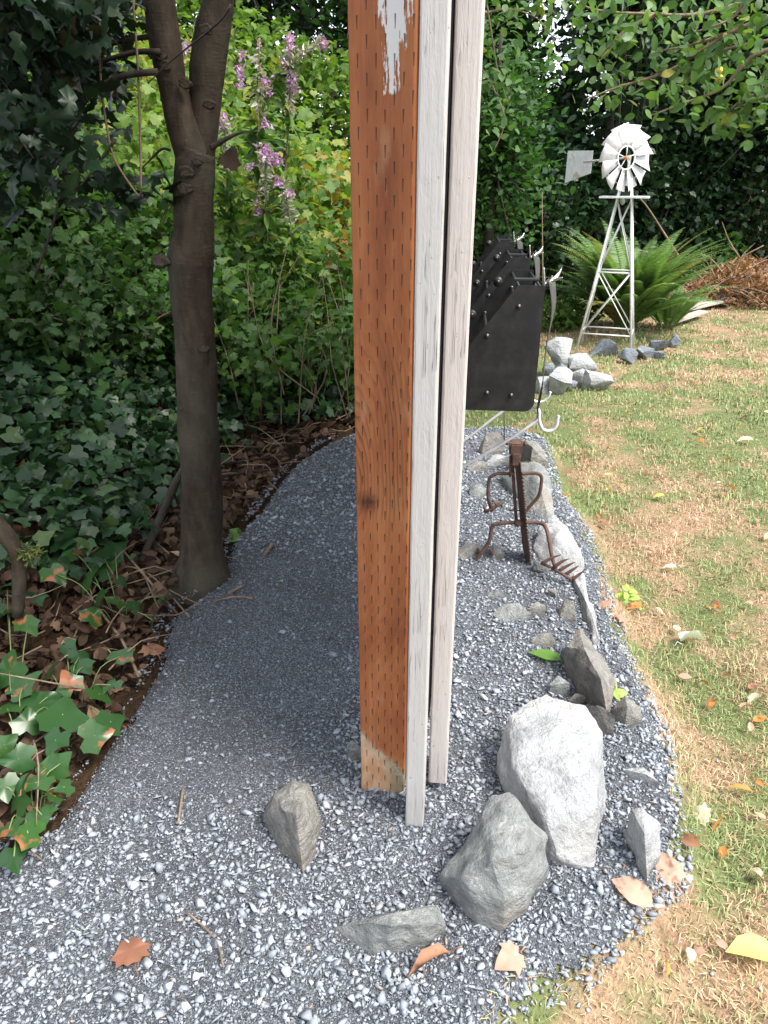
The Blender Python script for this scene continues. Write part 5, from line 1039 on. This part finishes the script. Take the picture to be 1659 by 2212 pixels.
# ------------------------------------------------------------------ fallen leaves, seedlings
def fallen(label, px, py, spx, mat, tpl, rot=None, tilt=.25, group='fallen leaves', lift=.006, curl=1.0, squash=1):
    c = G(px, py) + [0, 0, lift + (.014 if sdist(np.array([G(px, py)[:2]]), GP)[0] < 0 else .006)]; sz = spx * S(c); tv, tf = T[tpl]; V = tv.copy(); V[:, 1] -= .4; V[:, 2] = (V[:, 2] + .05) * 1.8 * curl; V[:, 2] += .12 * np.abs(V[:, 0]) * 2 * curl
    V = V * sz; me = raw('leaf', V, tf, tone=np.full(len(V), random.random())); parts = tube([(0, -.38 * sz, 0), (.02 * sz, -.55 * sz, .01), (0.05 * sz, -.72 * sz, .0)], .0011, 4)
    V2, F2, t2 = merge([(V, tf, np.full(len(V), random.random())), (parts[0], parts[1], np.full(len(parts[0]), .5))]); me = raw('fallen_leaf', V2, F2, tone=t2)
    o_ = link('fallen_leaf', me, mat, label=label, cat='leaf', group=group); o_.location = c; o_.rotation_euler = (random.gauss(0, tilt), random.gauss(0, tilt), random.uniform(0, 6.28) if rot is None else rot); return o_
fallen('large green serrated leaf with yellow tip lying on gravel below the small tan stone', 1182, 1428, 72, 'lf_green', 'ovate', -1.9 + 3.14, .08, curl=.5)
fallen('orange brown maple leaf on the gravel at the bottom left', 285, 2070, 78, 'lf_brown', 'maple', .6, .1)
fallen('tan maple leaf at the bottom right of the gravel', 1100, 2082, 66, 'lf_pink', 'maple', 2.2, .2)
fallen('long curled brown and orange leaf at the bottom centre', 935, 2092, 105, 'lf_brown', 'long', 2.1, .1, curl=2.0)
fallen('large pinkish curled leaf on dry grass beside the gravel tip', 1370, 1945, 95, 'lf_pink', 'ovate', .9, .15)
fallen('big yellow brown leaf cut by the right edge near the bottom', 1625, 2075, 110, 'lf_yellow', 'ovate', 1.7, .15)
fallen('pale white leaf standing folded on the lawn with a stalk', 1490, 1398, 60, 'lf_white', 'ovate', -1.2, .5, curl=2)
fallen('curled cream brown leaf on green grass right of the upright rock', 1512, 1772, 45, 'lf_cream', 'maple', 1.0, .4)
fallen('red brown curled leaf right of the upright rock', 1490, 1836, 55, 'lf_brown', 'ovate', .8, .4)
fallen('tan maple leaf caught at the foot of the upright white rock', 1440, 1890, 70, 'lf_pink', 'maple', .3, .3)
fallen('orange red leaf strip on dry grass at right', 1600, 1722, 55, 'lf_orange', 'long', 1.4, .1)
fallen('bright orange long leaf below the yellow green seedling', 1372, 1324, 38, 'lf_orange', 'ovate', 1.8, .1)
fallen('pink curled leaf on gravel left of the orange leaf', 1302, 1318, 36, 'lf_pink', 'maple', 2.4, .5)
fallen('pale pink leaf below the orange leaf', 1340, 1350, 36, 'lf_pink', 'maple', 1.2, .2)
fallen('round cream leaf alone on the lawn right of the seedling', 1447, 1237, 30, 'lf_cream', 'ovate', 1.3, .2)
fallen('golden yellow curled leaf on dry lawn in the middle right', 1424, 1082, 26, 'lf_yellow', 'ovate', 1.5, .3)
fallen('spotted cream leaf on green lawn near the right edge', 1612, 960, 36, 'lf_cream', 'ovate', 1.6, .1)
fallen('yellow leaf on green lawn toward the right', 1507, 938, 24, 'lf_yellow', 'maple', .5, .4)
fallen('orange leaf on dry lawn right of the edging rocks', 1220, 1008 + 70, 20, 'lf_orange', 'ovate', 1.2, .3)
fallen('green yellow leaf at the foot of the forked trunk', 510, 1168, 44, 'lf_green', 'ivy', 2.6, .2)
fallen('tan leaf on litter left of the forked trunk foot', 385, 1215, 44, 'lf_pink', 'ovate', 1.2, .3)
fallen('browned maple leaf at the litter and gravel border', 330, 1420, 56, 'lf_brown', 'maple', .8, .2)
fallen('pale brown curled leaf above the near ivy', 145, 1405, 46, 'lf_pink', 'ovate', 1.4, .3)
words = {'lf_yellow': 'small yellow leaf', 'lf_cream': 'small cream leaf', 'lf_brown': 'small brown curled leaf', 'lf_orange': 'small orange leaf', 'lf_pink': 'small pinkish tan leaf'}
rf = random.Random(5); used_labels = set()
for i in range(135):
    py = 775 + (rf.random() ** 1.3) * 1400; px = rf.uniform(1170, 1659); q_ = G(px, py)
    if sdist(np.array([q_[:2]]), GP)[0] > -.03 or sdist(np.array([q_[:2]]), OPEN)[0] < 0: continue
    mt = rf.choice(['lf_brown', 'lf_pink', 'lf_cream', 'lf_orange', 'lf_yellow', 'lf_brown', 'lf_pink'] if py < 1100 else ['lf_brown', 'lf_pink', 'lf_brown', 'lf_pink', 'lf_cream', 'lf_orange']); fo = rf.choice(['flat', 'curled', 'folded'])
    row = ['just below the windmill rocks', 'level with the hooks', 'level with the rusty figure', 'level with the seedling', 'level with the ridged slab', 'level with the white boulder', 'below the boulders'][0 if py < 860 else 1 if py < 980 else 2 if py < 1180 else 3 if py < 1340 else 4 if py < 1560 else 5 if py < 1860 else 6]
    ex = {0: 1200, 1: 1190, 2: 1240}.get(0 if py < 860 else 1 if py < 980 else 2 if py < 1180 else 3, 1400 if py < 1560 else 1480); fx = (px - ex) / (1659 - ex); colm = 'near the gravel' if fx < .33 else 'on the mid lawn' if fx < .7 else 'by the right picture edge'
    lbl = 'small %s, %s, %s' % ({'lf_yellow': 'yellow', 'lf_cream': 'cream', 'lf_brown': 'brown', 'lf_orange': 'orange', 'lf_pink': 'pinkish tan'}[mt] + ' ' + fo + ' leaf', row, colm)
    if lbl in used_labels: continue
    used_labels.add(lbl); fallen(lbl, px, py, rf.uniform(.020, .042) / S(q_), mt, 'ovate', None, {'flat': .12, 'curled': .35, 'folded': .6}[fo], group='small leaves scattered on the lawn', curl={'flat': .6, 'curled': 2.0, 'folded': 1.2}[fo])
def seedling(label, px, py, n, s, h):
    c = G(px, py); t = empty('seedling', tuple(c), label=label, cat='seedling'); tubeobj('stem', [np.array([0, 0, -.01]), np.array([.004, 0, h])], .0018, 'stem_green', t, 5)
    for i in range(n):
        a = i * 2.4; z = h * (.45 + .55 * i / n); V, F, tt = leaves([[0, 0, 0]], [s * (1.1 - .5 * i / n)], 'ovate', nrm=np.array([0, -.5, .8]), spread=.25, fwd=np.array([math.cos(a), math.sin(a), .25]), tone=np.array([.5])); V = V - V[1]; o_ = link('leaf', raw('leaf', V, F, tone=tt), 'sprout', t); o_.location = (0, 0, z)
seedling('yellow green seedling growing in the lawn beside the gravel', 1352, 1305, 10, .042, .055)
seedling('tiny two leafed sprout beside the ridged slab', 1322, 1510, 4, .036, .04)
seedling('tiny yellow green sprout below the orange leaf', 1385, 1318, 4, .014, .01)
